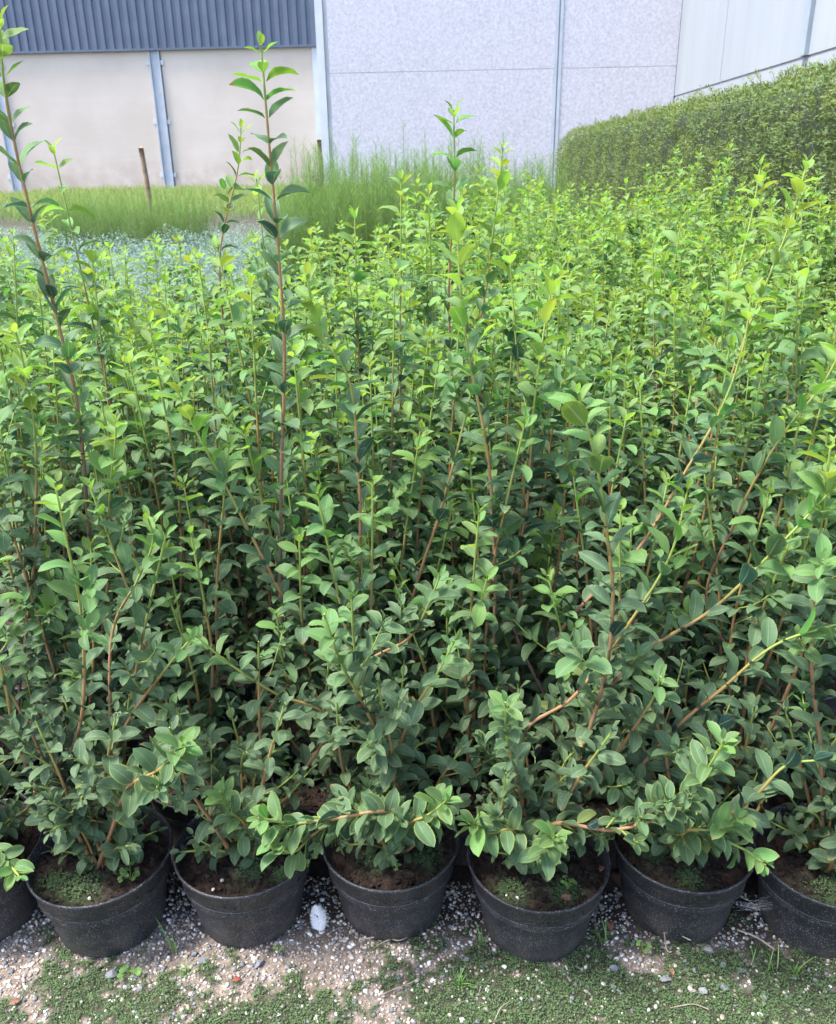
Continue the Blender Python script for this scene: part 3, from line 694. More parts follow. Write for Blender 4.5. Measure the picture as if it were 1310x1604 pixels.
# the farthest shrubs as one mass
fv = []
for i in range(4):
    lf = Leafer(); mb = MB()
    for pts, kk in filler(np.zeros(3), 6, .56, .98, (.03, .13)):
        for V, F, C in shoot(pts, lf, depth=1, lat=.22, L0=.055, agebase=.2, agesc=.36, agetop=.92, sides=3): mb.add(V, F, C)
    A = np.array(lf.a); A = A[A[:, 2] > .35]; fv.append((A, mb))
LB = MB(); SB = MB(); PB = MB()
for Y, row, k_, c in rest:
    A, mb = random.choice(fv); a_ = random.uniform(0, 6.28); R = np.array([[math.cos(a_), -math.sin(a_), 0], [math.sin(a_), math.cos(a_), 0], [0, 0, 1]])
    off = np.array([c[0]+random.gauss(0, .012), c[1]+random.gauss(0, .012), 0]); s = random.uniform(.94, 1.16)
    V, F, C, U = leaves((A[:, :3]*[1, 1, s])@R.T+off, A[:, 3:6]@R.T, A[:, 6:9]@R.T, A[:, 9], A[:, 10], A[:, 11], A[:, 12], A[:, 13], rng.random(len(A)), 0, .2, 2, 3)
    LB.add(V, F, C, U)
    Vs = np.concatenate(mb.V)*[1, 1, s]@R.T+off; SB.add(Vs, [np.concatenate(v) for v in mb.F.values()], np.concatenate(mb.C))
    V, F = lathe([(.098, 0), (.116, .11), (.130, .160), (.12, .160), (.0, .130)], 12); PB.add(V+off, F)
if rest:
    mass = empty('shrub_mass', 'farthest evergreen shrubs of the block, a continuous mass of bright green tips', 'shrubs'); mass['kind'] = 'stuff'
    for nm, b, m in (('foliage', LB, 'leaf'), ('stem', SB, 'stem'), ('pot', PB, 'pot')):
        o = b.build(nm, M[m], mass); o['kind'] = 'stuff'
print('slots', len(slots), 'rest', len(rest), 'hedgeX', HEDGEX, 'FC', [tuple(np.round(c, 3)) for c in FC])

# ------------------------------------------------------------------ ground
def fb(x, y, s, o=0): return noise.noise(Vector((x*s+o, y*s-o, o*.7)))
def moss_amount(x, y):
    px, py = proj(np.array([x, y, 0.]))
    v = .72+1.6*fb(x, y, 10, 3)+1.5*fb(x, y, 24, 8)+1.6*fb(x, y, 62, 1)+.9*fb(x, y, 120, 4)
    # sand along the foot of the pots, at the lower left and lower centre
    v += max(-2., (py-1530)/42.) if py < 1565 else .83
    v -= 1.6*math.exp(-((px-20)/70)**2-((py-1570)/55)**2)
    v -= 1.5*math.exp(-((px-545-(py-1540)*.4)/62)**2)
    if px > 640: v += .80
    v -= 1.2*math.exp(-((px-960)/40)**2-((py-1598)/18)**2)
    return max(0, min(1, v))
def axis(a0, a1, d, far, m=26):
    inner = np.arange(a0, a1, d); g = np.geomspace(d, far, m)
    return np.concatenate([(a0-np.cumsum(g))[::-1], inner, a1+np.cumsum(g)])
gx = axis(-1.1, 1.0, .0065, 140, 30); gy = axis(.80, 1.42, .0065, 160, 30)
gx = gx[(gx > -400) & (gx < 400)]; gy = gy[(gy > -60) & (gy < 600)]
V = []; C = []
for y in gy:
    for x in gx:
        near = (-1.15 < x < 1.05) and (.75 < y < 1.6)
        z = 0; m = 0
        if near:
            m = moss_amount(x, y); z = .007*fb(x, y, 7)+.003*fb(x, y, 30)+.004*m*abs(fb(x, y, 45, 5))+.002*m
            e = min(1, (x+1.15)/.1, (1.05-x)/.1, (y-.75)/.1, (1.6-y)/.1); z *= max(0, e)
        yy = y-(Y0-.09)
        dark_mat = min(1, max(0, yy/.08)) if y < 8.2 else 0.  # dark weed mat from the front pots back under the block
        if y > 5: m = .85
        V.append((x, y, z-.004)); C.append((m, dark_mat, 0))
nx, ny = len(gx), len(gy); i = np.arange(ny-1)[:, None]*nx+np.arange(nx-1)[None]
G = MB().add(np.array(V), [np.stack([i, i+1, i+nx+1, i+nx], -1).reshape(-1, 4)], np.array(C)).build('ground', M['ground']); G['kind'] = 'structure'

def gz(x, y):
    m = moss_amount(x, y); return .007*fb(x, y, 7)+.003*fb(x, y, 30)+.004*m*abs(fb(x, y, 45, 5))+.002*m-.004
# gravel
mb = MB(); cnt = 0
while cnt < 14000:
    x, y = random.uniform(-1.05, .95), random.uniform(.80, 1.30)
    px, py = proj(np.array([x, y, 0.]))
    if not (-60 < px < 1370 and py < 1680): continue
    m = moss_amount(x, y)
    if random.random() < m*.84: continue
    s = random.choice([.0009, .0011, .0014, .0018, .0024, .0032, .0032, .0045])*random.uniform(.7, 1.25); v, f = rock(s, 0)
    mb.add(v+np.array([x, y, gz(x, y)+s*.3]), f, (random.choice([.05, .15, .25, .4, .5, .55, .6, .65, .75, .9, 1.]), 0, 0)); cnt += 1
tag(mb.build('gravel', M['stone']), 'pinkish sand and fine gravel strewn along the foot of the pots', 'gravel', kind='stuff')
# moss carpet
Pm = []
while len(Pm) < 46000:
    x, y = random.uniform(-1.0, .95), random.uniform(.80, 1.24)
    px, py = proj(np.array([x, y, 0.]))
    if not (-60 < px < 1370 and py < 1680): continue
    m = moss_amount(x, y)
    if random.random() > m**1.4*(.35+.9*max(0, .5+fb(x, y, 60, 2))): continue
    cl = abs(fb(x, y, 45, 5)); Pm.append((x, y, gz(x, y)+random.uniform(0, .004)+.007*cl, random.random()))
Pm = np.array(Pm); n = len(Pm); D = np.c_[rng.normal(0, 1, (n, 2)), rng.uniform(0, 1.2, n)]
big = rng.random(n) < .10
sz = np.where(big, rng.uniform(.004, .0065, n), rng.uniform(.0018, .0040, n))
V, F, C, U = leaves(Pm[:, :3], D, np.tile([0, -.2, 1.], (n, 1)), sz, sz*rng.uniform(.4, .75, n), .4, .2, np.clip(rng.normal(.38, .25, n), 0, 1), rng.random(n), 0, 0, 2, 2)
tag(MB().add(V, F, C, U).build('ground_cover', M['moss']), 'low dark green moss and tiny weeds carpeting the ground in front', 'ground cover', kind='stuff')

# single stones
STN = [(320, 1504, 24, .05, 'grey'), (407, 1509, 20, .12, 'grey'), (175, 1524, 20, .2, 'grey'), (232, 1501, 14, .15, 'grey'), (305, 1491, 15, .1, 'grey'), (260, 1494, 12, .1, 'grey'),
       (423, 1529, 8, .9, 'white'), (330, 1566, 7, 1, 'white'), (437, 1589, 8, 1, 'white'), (177, 1566, 7, .98, 'white'), (345, 1564, 6, .95, 'white'), (217, 1512, 8, .72, 'tan'), (405, 1496, 8, .85, 'white'),
       (790, 1516, 11, 1, 'white'), (960, 1519, 18, .12, 'grey'), (1042, 1536, 17, .14, 'grey'), (1132, 1549, 15, .24, 'grey'), (1107, 1486, 20, .32, 'pale'), (1162, 1519, 14, .2, 'grey'), (1132, 1511, 12, .18, 'grey'),
       (1102, 1554, 14, .22, 'grey'), (895, 1566, 12, .25, 'grey'), (1007, 1512, 8, .8, 'white'), (1017, 1581, 9, 1, 'white'), (945, 1541, 9, 1, 'white'), (917, 1515, 9, 1, 'white'), (961, 1545, 12, .15, 'grey'),
       (1195, 1564, 11, .25, 'grey'), (1232, 1563, 9, .05, 'grey'), (1025, 1551, 6, 1, 'white'), (1120, 1563, 6, 1, 'white'), (1087, 1554, 9, .48, 'brown'), (1220, 1524, 7, .97, 'white'), (730, 1503, 15, .2, 'grey'),
       (715, 1576, 6, .7, 'tan'), (655, 1588, 10, .4, 'grey'), (1010, 1572, 7, .2, 'grey'), (1245, 1535, 8, .15, 'grey'), (1278, 1540, 10, .2, 'grey'), (75, 1590, 9, .1, 'grey'), (27, 1530, 8, 1, 'white'), (1300, 1548, 8, 1, 'white'), (1075, 1520, 8, .2, 'grey'), (1180, 1590, 8, .95, 'white'), (600, 1510, 8, .92, 'white'), (525, 1475, 8, .1, 'grey')]
STL = {}
for px, py, w_, cc, kind in STN:
    q = atZ(px, py, 0); s = w_/FPX*(q-Vector((0, 0, CAMZ))).length/2*.95
    v, f = rock(s, 1); me = MB().add(v, f, (cc, 0, 0)).mesh('stone', False)
    o = link('stone' if kind in ('grey', 'pale') else 'pebble', me, M['stone']); o.location = (q.x, q.y, gz(q.x, q.y)+s*.3)
    pi = min(range(7), key=lambda a: abs(FRONT[a][0]-px)); pn = 'cut-off left-end front pot' if pi == 0 else ('cut-off right-end front pot' if pi == 6 else ORD[pi]+' whole front pot')
    side = 'left of' if px < FRONT[pi][0]-38 else ('right of' if px > FRONT[pi][0]+38 else 'in line with')
    dist = 'by the foot' if py < 1528 else 'out on the moss'
    adj = {'grey': 'angular grey stone', 'white': 'small white pebble', 'tan': 'small tan pebble', 'brown': 'small brown pebble', 'pale': 'wide flat pale stone'}[kind]
    L_ = ('%s %s, %s the %s' % (adj, dist, side, pn), None)
    if (px, py) == (320, 1504): L_ = ('largest angular grey stone, before the second whole front pot', None)
    if (px, py) == (790, 1516): L_ = ('largest white pebble, left of the foot of the nearest front pot', None)
    STL.setdefault(L_[0], []).append(o)
    tag(o, L_[0], 'stone' if kind in ('grey', 'pale') else 'pebble', L_[1])

for lab_, os_ in STL.items():
    if len(os_) > 1:
        for q in os_: q['group'] = 'like stones beside one another: '+lab_

# grass tufts
def tuft(px, py, n, h, label, lean=.5, grp=None, name='grass_tuft'):
    q = atZ(px, py, 0); mb = MB(); P = []; D = []; L = []
    for i in range(n):
        a_ = random.uniform(0, 6.28); P.append((random.gauss(0, .004), random.gauss(0, .004), 0)); l_ = random.uniform(.2, .9)*lean
        D.append((math.cos(a_)*l_, math.sin(a_)*l_, 1)); L.append(h*random.uniform(.5, 1.1))
    L = np.array(L); V, F, C, U = leaves(P, D, nrm(np.c_[np.array(D)[:, :2]*-1, np.full(n, .3)]), L, .0022+L*.012, rng.uniform(-.9, -.2, n)*-1, .3, .5, rng.random(n), 0, 0, 2, 8, (.35, .6))
    mb.add(V, F, C, U); o = mb.build(name, M['blade']); o.location = (q.x, q.y, gz(q.x, q.y)); tag(o, label, 'grass', grp); return o
tuft(272, 1490, 3, .085, 'few long grass blades rising between the first and second whole front pots', .25)
tuft(290, 1525, 14, .028, 'short grass tuft in front of the gap left of the second whole front pot', 1.2)
tuft(752, 1480, 12, .045, 'grass tuft at the left foot of the nearest front pot', .5)
tuft(722, 1545, 16, .035, 'pale grass tuft on the moss in front and left of the nearest pot', .9)
tuft(946, 1478, 9, .055, 'grass tuft in the gap right of the nearest pot', .5)
tuft(1212, 1520, 5, .052, 'grass blades before the gap left of the right-end pot', .5)
tuft(1246, 1528, 6, .055, 'grass blades in front of the right-end pot', .6)
tuft(1180, 1500, 4, .04, 'thin grass leaning beside the gap left of the right-end pot', 1.0)
def weed_plant(px, py, n, size, rad, label):
    q = atZ(px, py, 0); r = empty('weed_plant', label, 'weed', (q.x, q.y, gz(q.x, q.y))); o = weed(r, (0, 0, 0), n, size, rad); o.name = 'leaves'
weed_plant(1008, 1492, 4, .008, .010, 'small round-leaved weed at the foot of the fifth whole front pot')
weed_plant(205, 1530, 5, .012, .014, 'small broad-leaved weed in front of the first whole front pot')
weed_plant(437, 1492, 3, .006, .008, 'tiny weed at the right foot of the second whole front pot')
# dry twigs, dead leaves
def twig(pix, r, label, z=.006, name='dry_twig', m='twig'):
    P = [np.array(atZ(x, y, z)[:]) for x, y in pix]; c = P[0].copy(); P = [p-c+np.array([0, 0, random.uniform(0, .004)]) for p in P]
    V, F = tube(spline(P, .004), r, 6); o = MB().add(V, F).build(name, M[m]); o.location = c; tag(o, label, 'twig')
twig([(565, 1472), (600, 1468), (625, 1474), (648, 1462)], .0014, 'dry twig lying against the foot of the third whole front pot')
twig([(590, 1482), (610, 1473), (640, 1468)], .0011, 'thin dry twig crossing another at the third whole front pot')
twig([(585, 1565), (615, 1552), (650, 1538)], .0009, 'thin pale straw lying on sand below the third whole front pot')
twig([(1040, 1462), (1045, 1490), (1052, 1492)], .0012, 'bent dry stalk standing at the foot of the fifth whole front pot', .02)
twig([(1040, 1462), (1062, 1465), (1082, 1475)], .0012, 'dry stalk lying across the front of the fifth whole front pot', .02)
twig([(1050, 1580), (1085, 1575), (1110, 1582)], .0009, 'thin dry straw lying on moss at the lower right')
twig([(775, 1600), (785, 1580), (800, 1570)], .0008, 'fine dry stalk on moss at the bottom centre right')
twig([(1155, 1458), (1185, 1470), (1215, 1490)], .0016, 'dark dry stick in the gap left of the right-end pot', .02)
def dead_leaf(px, py, z, L, label, m='dryleaf', ang=0.):
    q = atZ(px, py, z); V, F, C, U = leaves([(0, 0, 0)], [(math.cos(ang), math.sin(ang), .15)], [(0, -.3, 1)], L, L*.5, .8, .5, .5, .5, 0, 0, 4, 7)
    o = MB().add(V, F, C, U).build('dead_leaf', M[m]); o.location = q; o.location.z = z+.003; tag(o, label, 'leaf')
dead_leaf(365, 1538, .004, .016, 'small red fallen leaf on the moss before the second whole front pot', 'redleaf', .5)
dead_leaf(878, 1408, .136, .026, 'brown curled dead leaf on the soil of the nearest pot')
dead_leaf(940, 1368, .138, .022, 'brown dead leaf on the right side of the soil of the nearest pot', ang=1.2)
dead_leaf(957, 1460, .02, .03, 'dry brown leaf standing in the gap right of the nearest pot', ang=1.5)
dead_leaf(1055, 1530, .004, .02, 'curled tan leaf on the moss before the fifth whole front pot', ang=1.7)
dead_leaf(15, 1575, .004, .02, 'dull tan leaf on the sand at the lower left corner', ang=.7)
for px, py, z, s in ((348, 1380, .137, .006), (335, 1393, .137, .005), (140, 1407, .137, .005), (794, 1402, .137, .004), (810, 1406, .137, .0045)):
    q = atZ(px, py, z); v, f = rock(s, 1); o = MB().add(v, f, (.85 if s > .0045 else 1, 0, 0)).build('pebble', M['stone'], smooth=False); o.location = q
    tag(o, 'pale chip resting on the soil of the second whole front pot' if px < 360 and px > 200 else ('white pebble on the soil of the first whole front pot' if px < 200 else 'white pebble on the mossy soil of the nearest pot'), 'pebble', 'pale chips in the second pot' if 200 < px < 360 else ('pebbles in the nearest pot' if px > 700 else None))
# feather
def feather(px, py):
    q = atZ(px, py, .012); root = empty('feather', 'fluffy white feather standing between the second and third whole front pots', 'feather', (q.x, q.y+.02, .0))
    L = .058; mb = MB(); V, F = tube([(0, 0, .0), (.002, -.006, L*.35), (.0, -.004, L*.7), (-.006, 0, L)], [.0009, .0008, .0006, .0003], 5); mb.add(V, F); mb.build('quill', M['feather'], root)
    P = []; D = []; Ls = []
    for i in range(1100):
        t = (i % 550)/550; sg = 1 if i < 550 else -1
        z = L*(.12+.86*t); wv = .022*math.sin(PI*min(1, t*.8+.16))**.7*random.uniform(.80, 1.06)*(1-.5*t**3)
        if (.50 < t < .60 and sg < 0) or (.28 < t < .33 and sg > 0): continue
        P.append((.001-.007*t*t, -.005+random.gauss(0, .0006), z)); D.append((sg*1.0, random.gauss(-.15, .18), .50+.8*t+random.gauss(0, .12))); Ls.append(wv)
    n = len(P); V, F, C, U = leaves(P, D, np.tile([0, -1., .1], (n, 1)), Ls, .0006, rng.uniform(-.9, .9, n), .1, 0, 0, 0, 0, 2, 5, (.35, .4)); mb = MB().add(V, F, C, U); mb.build('vane', M['feather'], root)
    root.rotation_euler = (math.radians(-12), 0, math.radians(-8))
feather(497, 1466)
# cobweb between the last two pots
mb = MB(); A0 = atZ(1165, 1412, .13); B0 = atZ(1205, 1408, .13)
for i in range(16):
    a_ = np.array(atZ(1150+random.uniform(0, 25), 1408+random.uniform(-6, 22), .12+random.uniform(-.01, .02))[:]); b_ = np.array(atZ(1190+random.uniform(0, 22), 1405+random.uniform(-6, 24), .12+random.uniform(-.01, .02))[:])
    V, F = tube([a_, (a_+b_)/2-np.array([0, 0, random.uniform(0, .006)]), b_], .00009, 3); mb.add(V, F)
tag(mb.build('cobweb', M['web']), 'wispy cobweb spanning the gap between the last two front pots', 'cobweb')

# ------------------------------------------------------------------ hedge on the right
HH = 1.86; e0 = atY(872, 262, 1); # direction of the far end
kx = None
Yend = HEDGEX/(ray(872, 262).x/ray(872, 262).y)
Y1, Y2 = 2.2, Yend
print('hedge', HEDGEX, Yend)
def hedge_surf(n):
    """points and normals on face, top and end of the hedge"""
    D = 1.1; P = np.zeros((n, 3)); N = np.zeros((n, 3))
    yl = Y2-Y1
    u = rng.random(n)
    y = Y1+yl*u**1.75
    sel = rng.random(n); rr = .10
    face = sel < .72; top = (sel >= .72) & (sel < .95); end = sel >= .95
    z = rng.uniform(0, HH, n)**1.0
    P[:, 0] = np.where(face, HEDGEX, HEDGEX+rng.random(n)*D); P[:, 1] = np.where(end, Y2, y); P[:, 2] = np.where(top, HH, z)
    N[face] = (-1, 0, .15); N[top] = (0, 0, 1); N[end] = (0, 1, .1)
    # rounding of the upper far corner and of the long edge
    cy = Y2-2.6; m = P[:, 1] > cy; dz = np.where(m, (1-np.sqrt(np.clip(1-((P[:, 1]-cy)/2.6)**2, 0, 1)))*.75, 0)
    P[:, 2] = P[:, 2]*(1-dz/HH)
    ed = np.clip((P[:, 2]-(HH-.22))/.22, 0, 1)*face; P[:, 0] += .13*ed**2
    ed2 = top*np.clip(1-(P[:, 0]-HEDGEX)/.2, 0, 1); P[:, 2] -= .10*ed2**2
    return P, nrm(N)
def lump(P):
    return np.array([.08*noise.noise(Vector(p)*1.3)+.07*noise.noise(Vector(p)*4.5)+.065*noise.noise(Vector(p)*12) for p in P])
hedge = empty('hedge', 'long clipped dark green hedge running back along the right side', 'hedge', (0, 0, 0))
xs = [HEDGEX+.06, HEDGEX+1.04]
V, F = [], None
mb = MB(); gy_ = np.linspace(Y1, Y2-.05, 70); 
prof = lambda y: HH-.10-(.75*(1-math.sqrt(max(0, 1-((y-(Y2-2.6))/2.6)**2))) if y > Y2-2.6 else 0)
Vc = []
for y in gy_:
    h = prof(y); Vc += [(xs[0], y, 0), (xs[0], y, h-.12), (xs[0]+.12, y, h), (xs[1], y, h), (xs[1], y, 0)]
Vc = np.array(Vc); i = np.arange(69)[:, None]*5+np.arange(4)[None]
mb.add(Vc, [np.stack([i, i+1, i+6, i+5], -1).reshape(-1, 4), np.array([[69*5+4, 69*5+3, 69*5+2, 69*5+1, 69*5]]), np.array([[0, 1, 2, 3, 4]])]); mb.build('core', M['hedgecore'], hedge)
n = 170000; P, N = hedge_surf(n); lp = lump(P); P = P+N*(lp[:, None]+rng.uniform(-.035, .03, (n, 1)))
spr = rng.random(n) < .012; P[spr] += N[spr]*rng.uniform(.02, .10, (spr.sum(), 1))
D = nrm(N*.8+rng.normal(0, .55, (n, 3))+np.array([0, 0, .35])); NN = nrm(N+rng.normal(0, .5, (n, 3))+np.array([0, 0, .5]))
clump = np.array([noise.noise(Vector(p)*7) for p in P])
L = rng.uniform(.016, .034, n)*np.interp(P[:, 1], [2, 8, 14], [1.35, 1.15, 1.2])
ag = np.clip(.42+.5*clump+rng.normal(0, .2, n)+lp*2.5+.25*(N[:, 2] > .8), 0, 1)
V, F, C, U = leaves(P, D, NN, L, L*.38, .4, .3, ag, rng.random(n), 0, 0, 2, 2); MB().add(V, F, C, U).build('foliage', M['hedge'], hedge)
# stray sprigs standing out of the clipped top
lf = Leafer(); tb = MB()
for i in range(110):
    y = Y1+2.4+(Y2-Y1-5)*random.random()**1.3; x = HEDGEX+random.uniform(.08, .6); z = prof(y)+.06
    l_ = random.uniform(.06, .17)
    for V, F, C in shoot([np.array([x, y, z]), np.array([x-.03, y+random.gauss(0, .05), z+l_*.6]), np.array([x-.07*random.random(), y+random.gauss(0, .08), z+l_])], lf, .003, .001, .014, .024, 0, .1, .8, .3, 0, 0, 0, 0, wr=.35): tb.add(V, F, C)
m2 = MB(); lf.mb(m2, 2, 3); so = tb.build('sprig', M['stem'], hedge); so['kind'] = 'stuff'; m2.build('sprig_leaves', M['hedge'], so)['kind'] = 'stuff'

# ------------------------------------------------------------------ feathery conifers behind the block
def feathery(name, label, cat, h, n, w, loc, grp, mat='needle', lo=.55):
    root = empty(name, label, cat, loc, grp); P = []; D = []; Ls = []; ag = []; st = MB()
    for i in range(n):
        az = random.uniform(0, 6.28); sp = w*math.sqrt(random.random()); hh = h*random.uniform(lo, 1.08)*(1-.25*(sp/w)**2)
        pts = spline([np.array([0, 0, 0]), np.array([math.cos(az)*sp*.7, math.sin(az)*sp*.7, hh*.45]), np.array([math.cos(az)*sp*1.05+random.gauss(0, .02), math.sin(az)*sp*1.05+random.gauss(0, .02), hh])], .02)
        V, F = tube(pts, np.linspace(.004, .001, len(pts)), 3); st.add(V, F, (.7, 0, 0))
        for j, p in enumerate(pts):
            if j < 3: continue
            for q_ in range(4):
                a2 = random.uniform(0, 6.28); P.append(p); D.append((math.cos(a2)*.8, math.sin(a2)*.8, 1.0)); Ls.append(random.uniform(.035, .075)); ag.append(min(1, .1+.8*(j/len(pts))**2+random.gauss(0, .12)))
    m = len(P); V, F, C, U = leaves(P, D, nrm(rng.normal(0, 1, (m, 3))+[0, 0, 1]), Ls, .014, .2, .2, np.clip(ag, 0, 1), rng.random(m), 0, 0, 2, 1)
    s_ = st.build('stem', M['stem'], root); MB().add(V, F, C, U).build('foliage', M[mat], root); return root
protoF = []
CG = 'feathery green saplings behind the block'; CL = 'feathery green sapling in the clump before the grey wall'
def place_feather(px, Y, s, lab, grp):
    q = atZ(px, 330, 0); d = ray(px, 300); x = d.x/d.y*Y
    if len(protoF) < 4: o = feathery('feathery_sapling', lab, 'sapling', 1.0, 32, .22, (x, Y, 0), grp) if Y < 12 and s > .6 else feathery('bushy_sapling', lab, 'sapling', 1.0, 60, .30, (x, Y, 0), grp, lo=.35); protoF.append(o)
    else: o = copy_tree(random.choice(protoF)); o['label'] = lab; o['group'] = grp
    o.location = (x, Y, 0); o.rotation_euler.z = random.uniform(0, 6.28); o.scale = (s, s, s); return o
for r_ in range(5):
    Y = 8.4+r_*.42
    px = 445+r_*7
    while px < 872:
        top = 1.24+.06*r_+.08*noise.noise(Vector((px*.02, r_*3., 0)))-(.20 if px < 470 else 0)-(.12 if px > 790 else 0)
        sd_ = ('left third', 'middle', 'right third')[int(min(2, (px-440)/145))]; rw = ('front', 'middle', 'middle', 'middle', 'back')[r_]
        place_feather(px+random.gauss(0, 4), Y+random.gauss(0, .06), top*random.uniform(.93, 1.05), 'feathery green sapling in the %s of the clump before the grey wall, %s rows' % (sd_, rw), 'feathery saplings, %s, %s' % (sd_, rw)); px += 31
protoT, protoL = protoF, []
for px, Y in ((85, 13.6), (112, 13.9), (140, 13.5), (168, 14.0), (196, 13.6), (226, 13.9), (256, 13.5), (290, 13.8), (98, 14.5), (128, 14.6), (156, 14.4), (184, 14.6), (212, 14.4), (244, 14.5), (275, 14.6), (92, 12.8), (122, 13.0), (150, 12.7), (178, 13.1), (208, 12.8), (238, 13.0), (268, 12.8), (300, 13.1), (60, 13.9), (310, 14.3)):
    protoF = protoL
    place_feather(px, Y, random.uniform(.84, 1.02), 'low feathery dark green sapling in the clump before the beige wall', 'low saplings before the beige wall')
for px, Y in ((-30, 8.8), (8, 8.7), (42, 9.0), (22, 9.5)):
    protoF = protoL
    place_feather(px, Y, random.uniform(.42, .5), 'squat dark green sapling at the left edge below the beige wall', 'squat saplings at the left edge')
# bluish bed and pale grass strip
def scatter(name, x0, x1, y0, y1, n, L, wr, hgt, mat, label, cat, up=.9):
    P = np.c_[rng.uniform(x0, x1, n), rng.uniform(y0, y1, n), rng.uniform(0, hgt, n)]
    P[:, 2] *= np.array([.75+.5*noise.noise(Vector((p[0]*2.2, p[1]*2.2, 0))) for p in P])
    D = np.c_[rng.normal(0, .6, (n, 2)), np.full(n, up)]
    V, F, C, U = leaves(P, D, nrm(rng.normal(0, .6, (n, 3))+[0, 0, 1]), rng.uniform(.6, 1.2, n)*L, L*wr, .4, .2, np.clip(P[:, 2]/hgt*.7+rng.normal(.1, .2, n), 0, 1), rng.random(n), 0, 0, 2, 2)
    tag(MB().add(V, F, C, U).build(name, M[mat]), label, cat, kind='stuff')
xl = atY(-80, 370, 8).x
scatter('seedling_bed', -8.2, .3, 6.9, 14.2, 100000, .045, .32, .50, 'bluebed', 'bed of low silvery blue-green young plants beyond the block at the left', 'plants', .5)
scatter('pale_grass', -19, .6, 21, 41.0, 70000, .24, .06, .36, 'yellowgrass', 'strip of pale yellow-green grass before the beige wall', 'grass', 1.6)
scatter('far_greenery', -.6, HEDGEX+5, 11.5, 22, 30000, .16, .06, .75, 'needle', 'low green growth behind the feathery saplings before the grey wall', 'plants', 1.6)
# stakes
def stake(b, t, Y, r, label):
    p0 = atY(*b, Y); p1 = atY(*t, Y); p0.z = 0
    P = spline([p0, p0.lerp(p1, .5)+Vector((.015, 0, 0)), p1], .15); o = MB(); V, F = tube(np.array(P)-np.array(p0[:]), np.linspace(r*1.1, r, len(P)), 8); o.add(V, F); ob = o.build('wooden_stake', M['wood']); ob.location = p0; tag(ob, label, 'stake')
stake((233, 300), (221, 232), 15.5, .045, 'leaning weathered wooden stake before the beige wall between the steel posts')
stake((502, 262), (500, 219), 15.0, .035, 'thin wooden stake before the corner post between beige and grey walls')

# ------------------------------------------------------------------ buildings
DL = 45.0; DT = 43.5
def X_at(px, py, Y): return atY(px, py, Y).x
def Z_at(px, py, Y): return atY(px, py, Y).z
# left warehouse
wl = empty('warehouse', 'warehouse with blue-grey corrugated cladding above beige panels and steel posts', 'warehouse', (0, 0, 0))
zc = Z_at(240, 76, DL); zt = zc+4.2; x1 = X_at(497, 60, DL); xc1 = X_at(253, 180, DL); xa = X_at(0, 180, DL); bay = x1-xc1
for i in range(4):
    a_, b_ = x1-bay*(i+1)+.30*(i < 3)-.0, x1-bay*i-.30*(i > 0)
    MB().add(*box(a_, b_, DL, DL+.25, -.1, zc+.05)).build('wall_panel', M['beige'], wl, smooth=False)
# corrugated cladding
mb = MB(); per = .42; xs_ = []; zs = []; x = x1-bay*4
pr = []
while x < x1:
    pr += [(x, DL-.10), (x+per*.42, DL-.10), (x+per*.5, DL-.17), (x+per*.92, DL-.17)]; x += per
pr = [p for p in pr if p[0] <= x1]+[(x1, DL-.10)]; pr = np.array(pr)
V = np.concatenate([np.c_[pr, np.full(len(pr), zc)], np.c_[pr, np.full(len(pr), zt)]]); n = len(pr); i = np.arange(n-1)
mb.add(V, [np.stack([i, i+1, n+i+1, n+i], -1)]); mb.add(*box(x1-bay*4, x1, DL-.095, DL+.3, zc+.06, zt)); mb.build('cladding', M['clad'], wl, smooth=False)
MB().add(*box(x1-bay*4, x1, DL-.20, DL+.0, zc-.10, zc-.005)).build('drip_flashing', M['clad'], wl, smooth=False)
for i in range(1, 4):
    xc = x1-bay*i; mb = MB(); mb.add(*box(xc-.26, xc+.26, DL-.02, DL+.2, -.1, zc-.11)); mb.add(*box(xc-.26, xc-.20, DL-.12, DL-.02, -.1, zc-.11)); mb.add(*box(xc+.20, xc+.26, DL-.12, DL-.02, -.1, zc-.11))
    po = mb.build('steel_post', M['galv'], wl, smooth=False)
    for zz in (zc-.6, zc*.50, zc*.12):
        mb = MB(); mb.add(*box(xc-.42, xc-.265, DL-.06, DL-.003, zz-.10, zz+.10)); mb.add(*box(xc+.265, xc+.42, DL-.06, DL-.003, zz-.10, zz+.10)); mb.build('bracket', M['white'], po, smooth=False)
mb = MB(); mb.add(*box(x1+.0, x1+.36, DL-.35, DL+.2, -.1, zt)); mb.add(*box(x1-.28, x1-.03, DL-.08, DL-.003, -.1, zc-.11)); mb.build('corner_post', M['white'], wl, smooth=False)
mb = MB(); mb.add(*box(x1+.37, x1+.58, DL-.25, DL+.2, -.1, zt)); mb.build('downpipe', M['galv'], wl, smooth=False)
mb = MB(); mb.add(*box(x1-bay*4, x1+.5, DL+.31, DL+14, -.1, zt-.02)); mb.build('hall', M['clad'], wl, smooth=False)
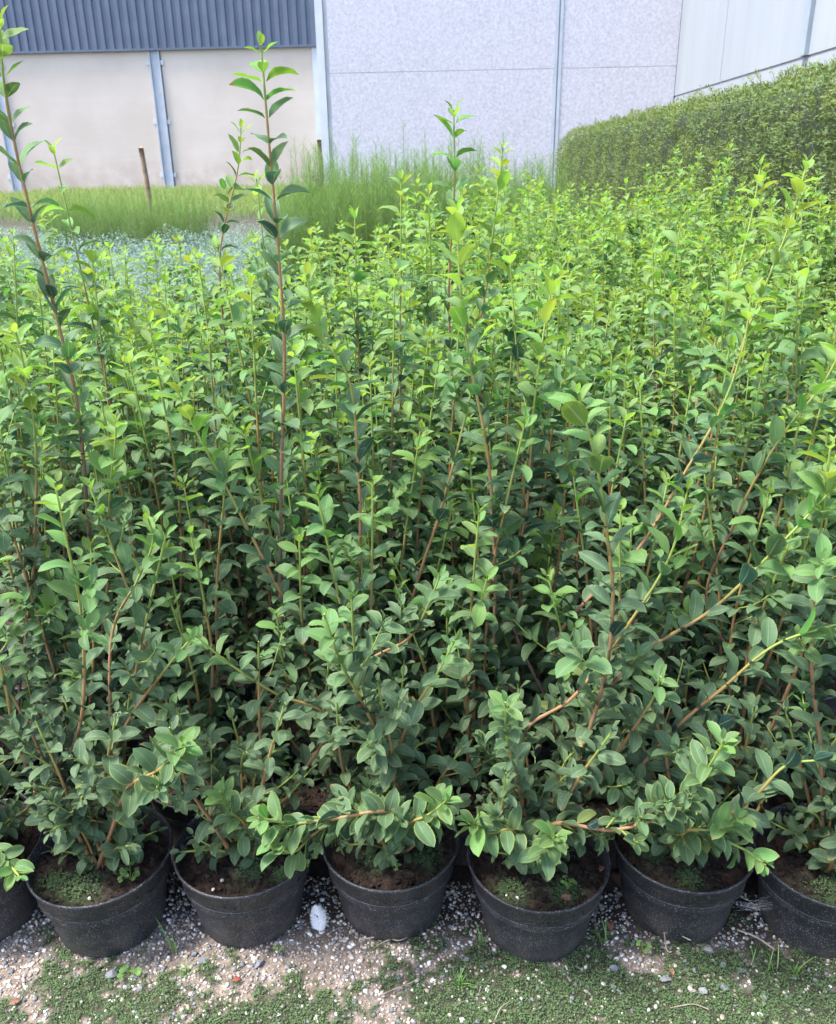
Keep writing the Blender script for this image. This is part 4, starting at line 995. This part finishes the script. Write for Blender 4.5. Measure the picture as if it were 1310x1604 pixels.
# aggregate-faced building
xt0 = X_at(517, 120, DT)+.0; xt1 = X_at(1061, 90, DT); xj = X_at(873, 120, DT); zs_ = Z_at(700, 111, DT)
wt = empty('concrete_hall', 'pale lavender concrete hall with pebbly aggregate front panels and smooth side panels', 'building', (0, 0, 0))
ztop = zt+.6; g = .06
for (a_, b_) in ((xt0, xj-.17), (xj+.17, xt1)):
    for (z0, z1) in ((-.1, zs_-.012), (zs_+.012, ztop)):
        MB().add(*box(a_, b_, DT, DT+.2, z0, z1)).build('aggregate_panel', M['aggr'], wt, smooth=False)
MB().add(*box(xt0+.01, xj-.18, DT+.006, DT+.19, zs_-.010, zs_+.010)).add(*box(xj+.18, xt1-.01, DT+.006, DT+.19, zs_-.010, zs_+.010)).build('seam_filler', M['joint'], wt, smooth=False)
MB().add(*box(xt0, xt1, DT+.205, DT+.4, -.1, ztop)).build('joint_backing', M['joint'], wt, smooth=False)
mb = MB(); mb.add(*box(xj-.165, xj-.03, DT-.03, DT+.2, -.1, ztop)); mb.add(*box(xj+.03, xj+.165, DT-.03, DT+.2, -.1, ztop)); mb.build('joint_strip', M['galv'], wt, smooth=False)
mb = MB(); mb.add(*box(xj-.029, xj+.029, DT+.03, DT+.2, -.1, ztop)); mb.build('joint_gap', M['joint'], wt, smooth=False)
# side wall coming towards the viewer at right
c0 = atY(1055, 153, DT); XR = xt1+.02
zb = c0.z
r2 = atY(1262, 87, 1.0); kk = ray(1262, 87); Yp = XR/(kk.x/kk.y)
kk2 = ray(1135, 60); Yj = XR/(kk2.x/kk2.y)
print('wall', xt0, xt1, zb, 'post Y', Yp, 'joint', Yj, 'zc', zc, 'bay', bay)
YE = 9.0
edges = [DT, Yj, Yp+.0]
d_ = DT-Yp
segs = [(DT, Yj), (Yj-.05, Yp+.22), (Yp-.22, Yp-d_*.5), (Yp-d_*.5-.05, YE)]
for a_, b_ in segs:
    if a_-b_ < .3: continue
    MB().add(*box(XR, XR+.2, b_, a_, zb+.07, ztop)).build('smooth_panel', M['smooth'], wt, smooth=False)
MB().add(*box(XR+.02, XR+.22, YE, DT, -.1, zb-.0)).build('plinth', M['smooth'], wt, smooth=False)
MB().add(*box(XR+.05, XR+.24, YE, DT, zb+.001, zb+.069)).build('joint_backing', M['joint'], wt, smooth=False)
MB().add(*box(XR+.201, XR+.4, YE, DT, zb+.07, ztop-.01)).build('joint_backing', M['joint'], wt, smooth=False)
mb = MB(); mb.add(*box(XR-.12, XR+.195, Yp-.215, Yp+.215, zb+.075, ztop)); mb.build('steel_post', M['galvdark'], wt, smooth=False)
MB().add(*box(XR+.41, XR+12, YE, DT+12, -.1, ztop-.05)).build('hall', M['smooth'], wt, smooth=False)
MB().add(*box(xt0+.01, XR+.4, DT+.41, DT+12, -.1, ztop-.06)).build('hall', M['smooth'], wt, smooth=False)
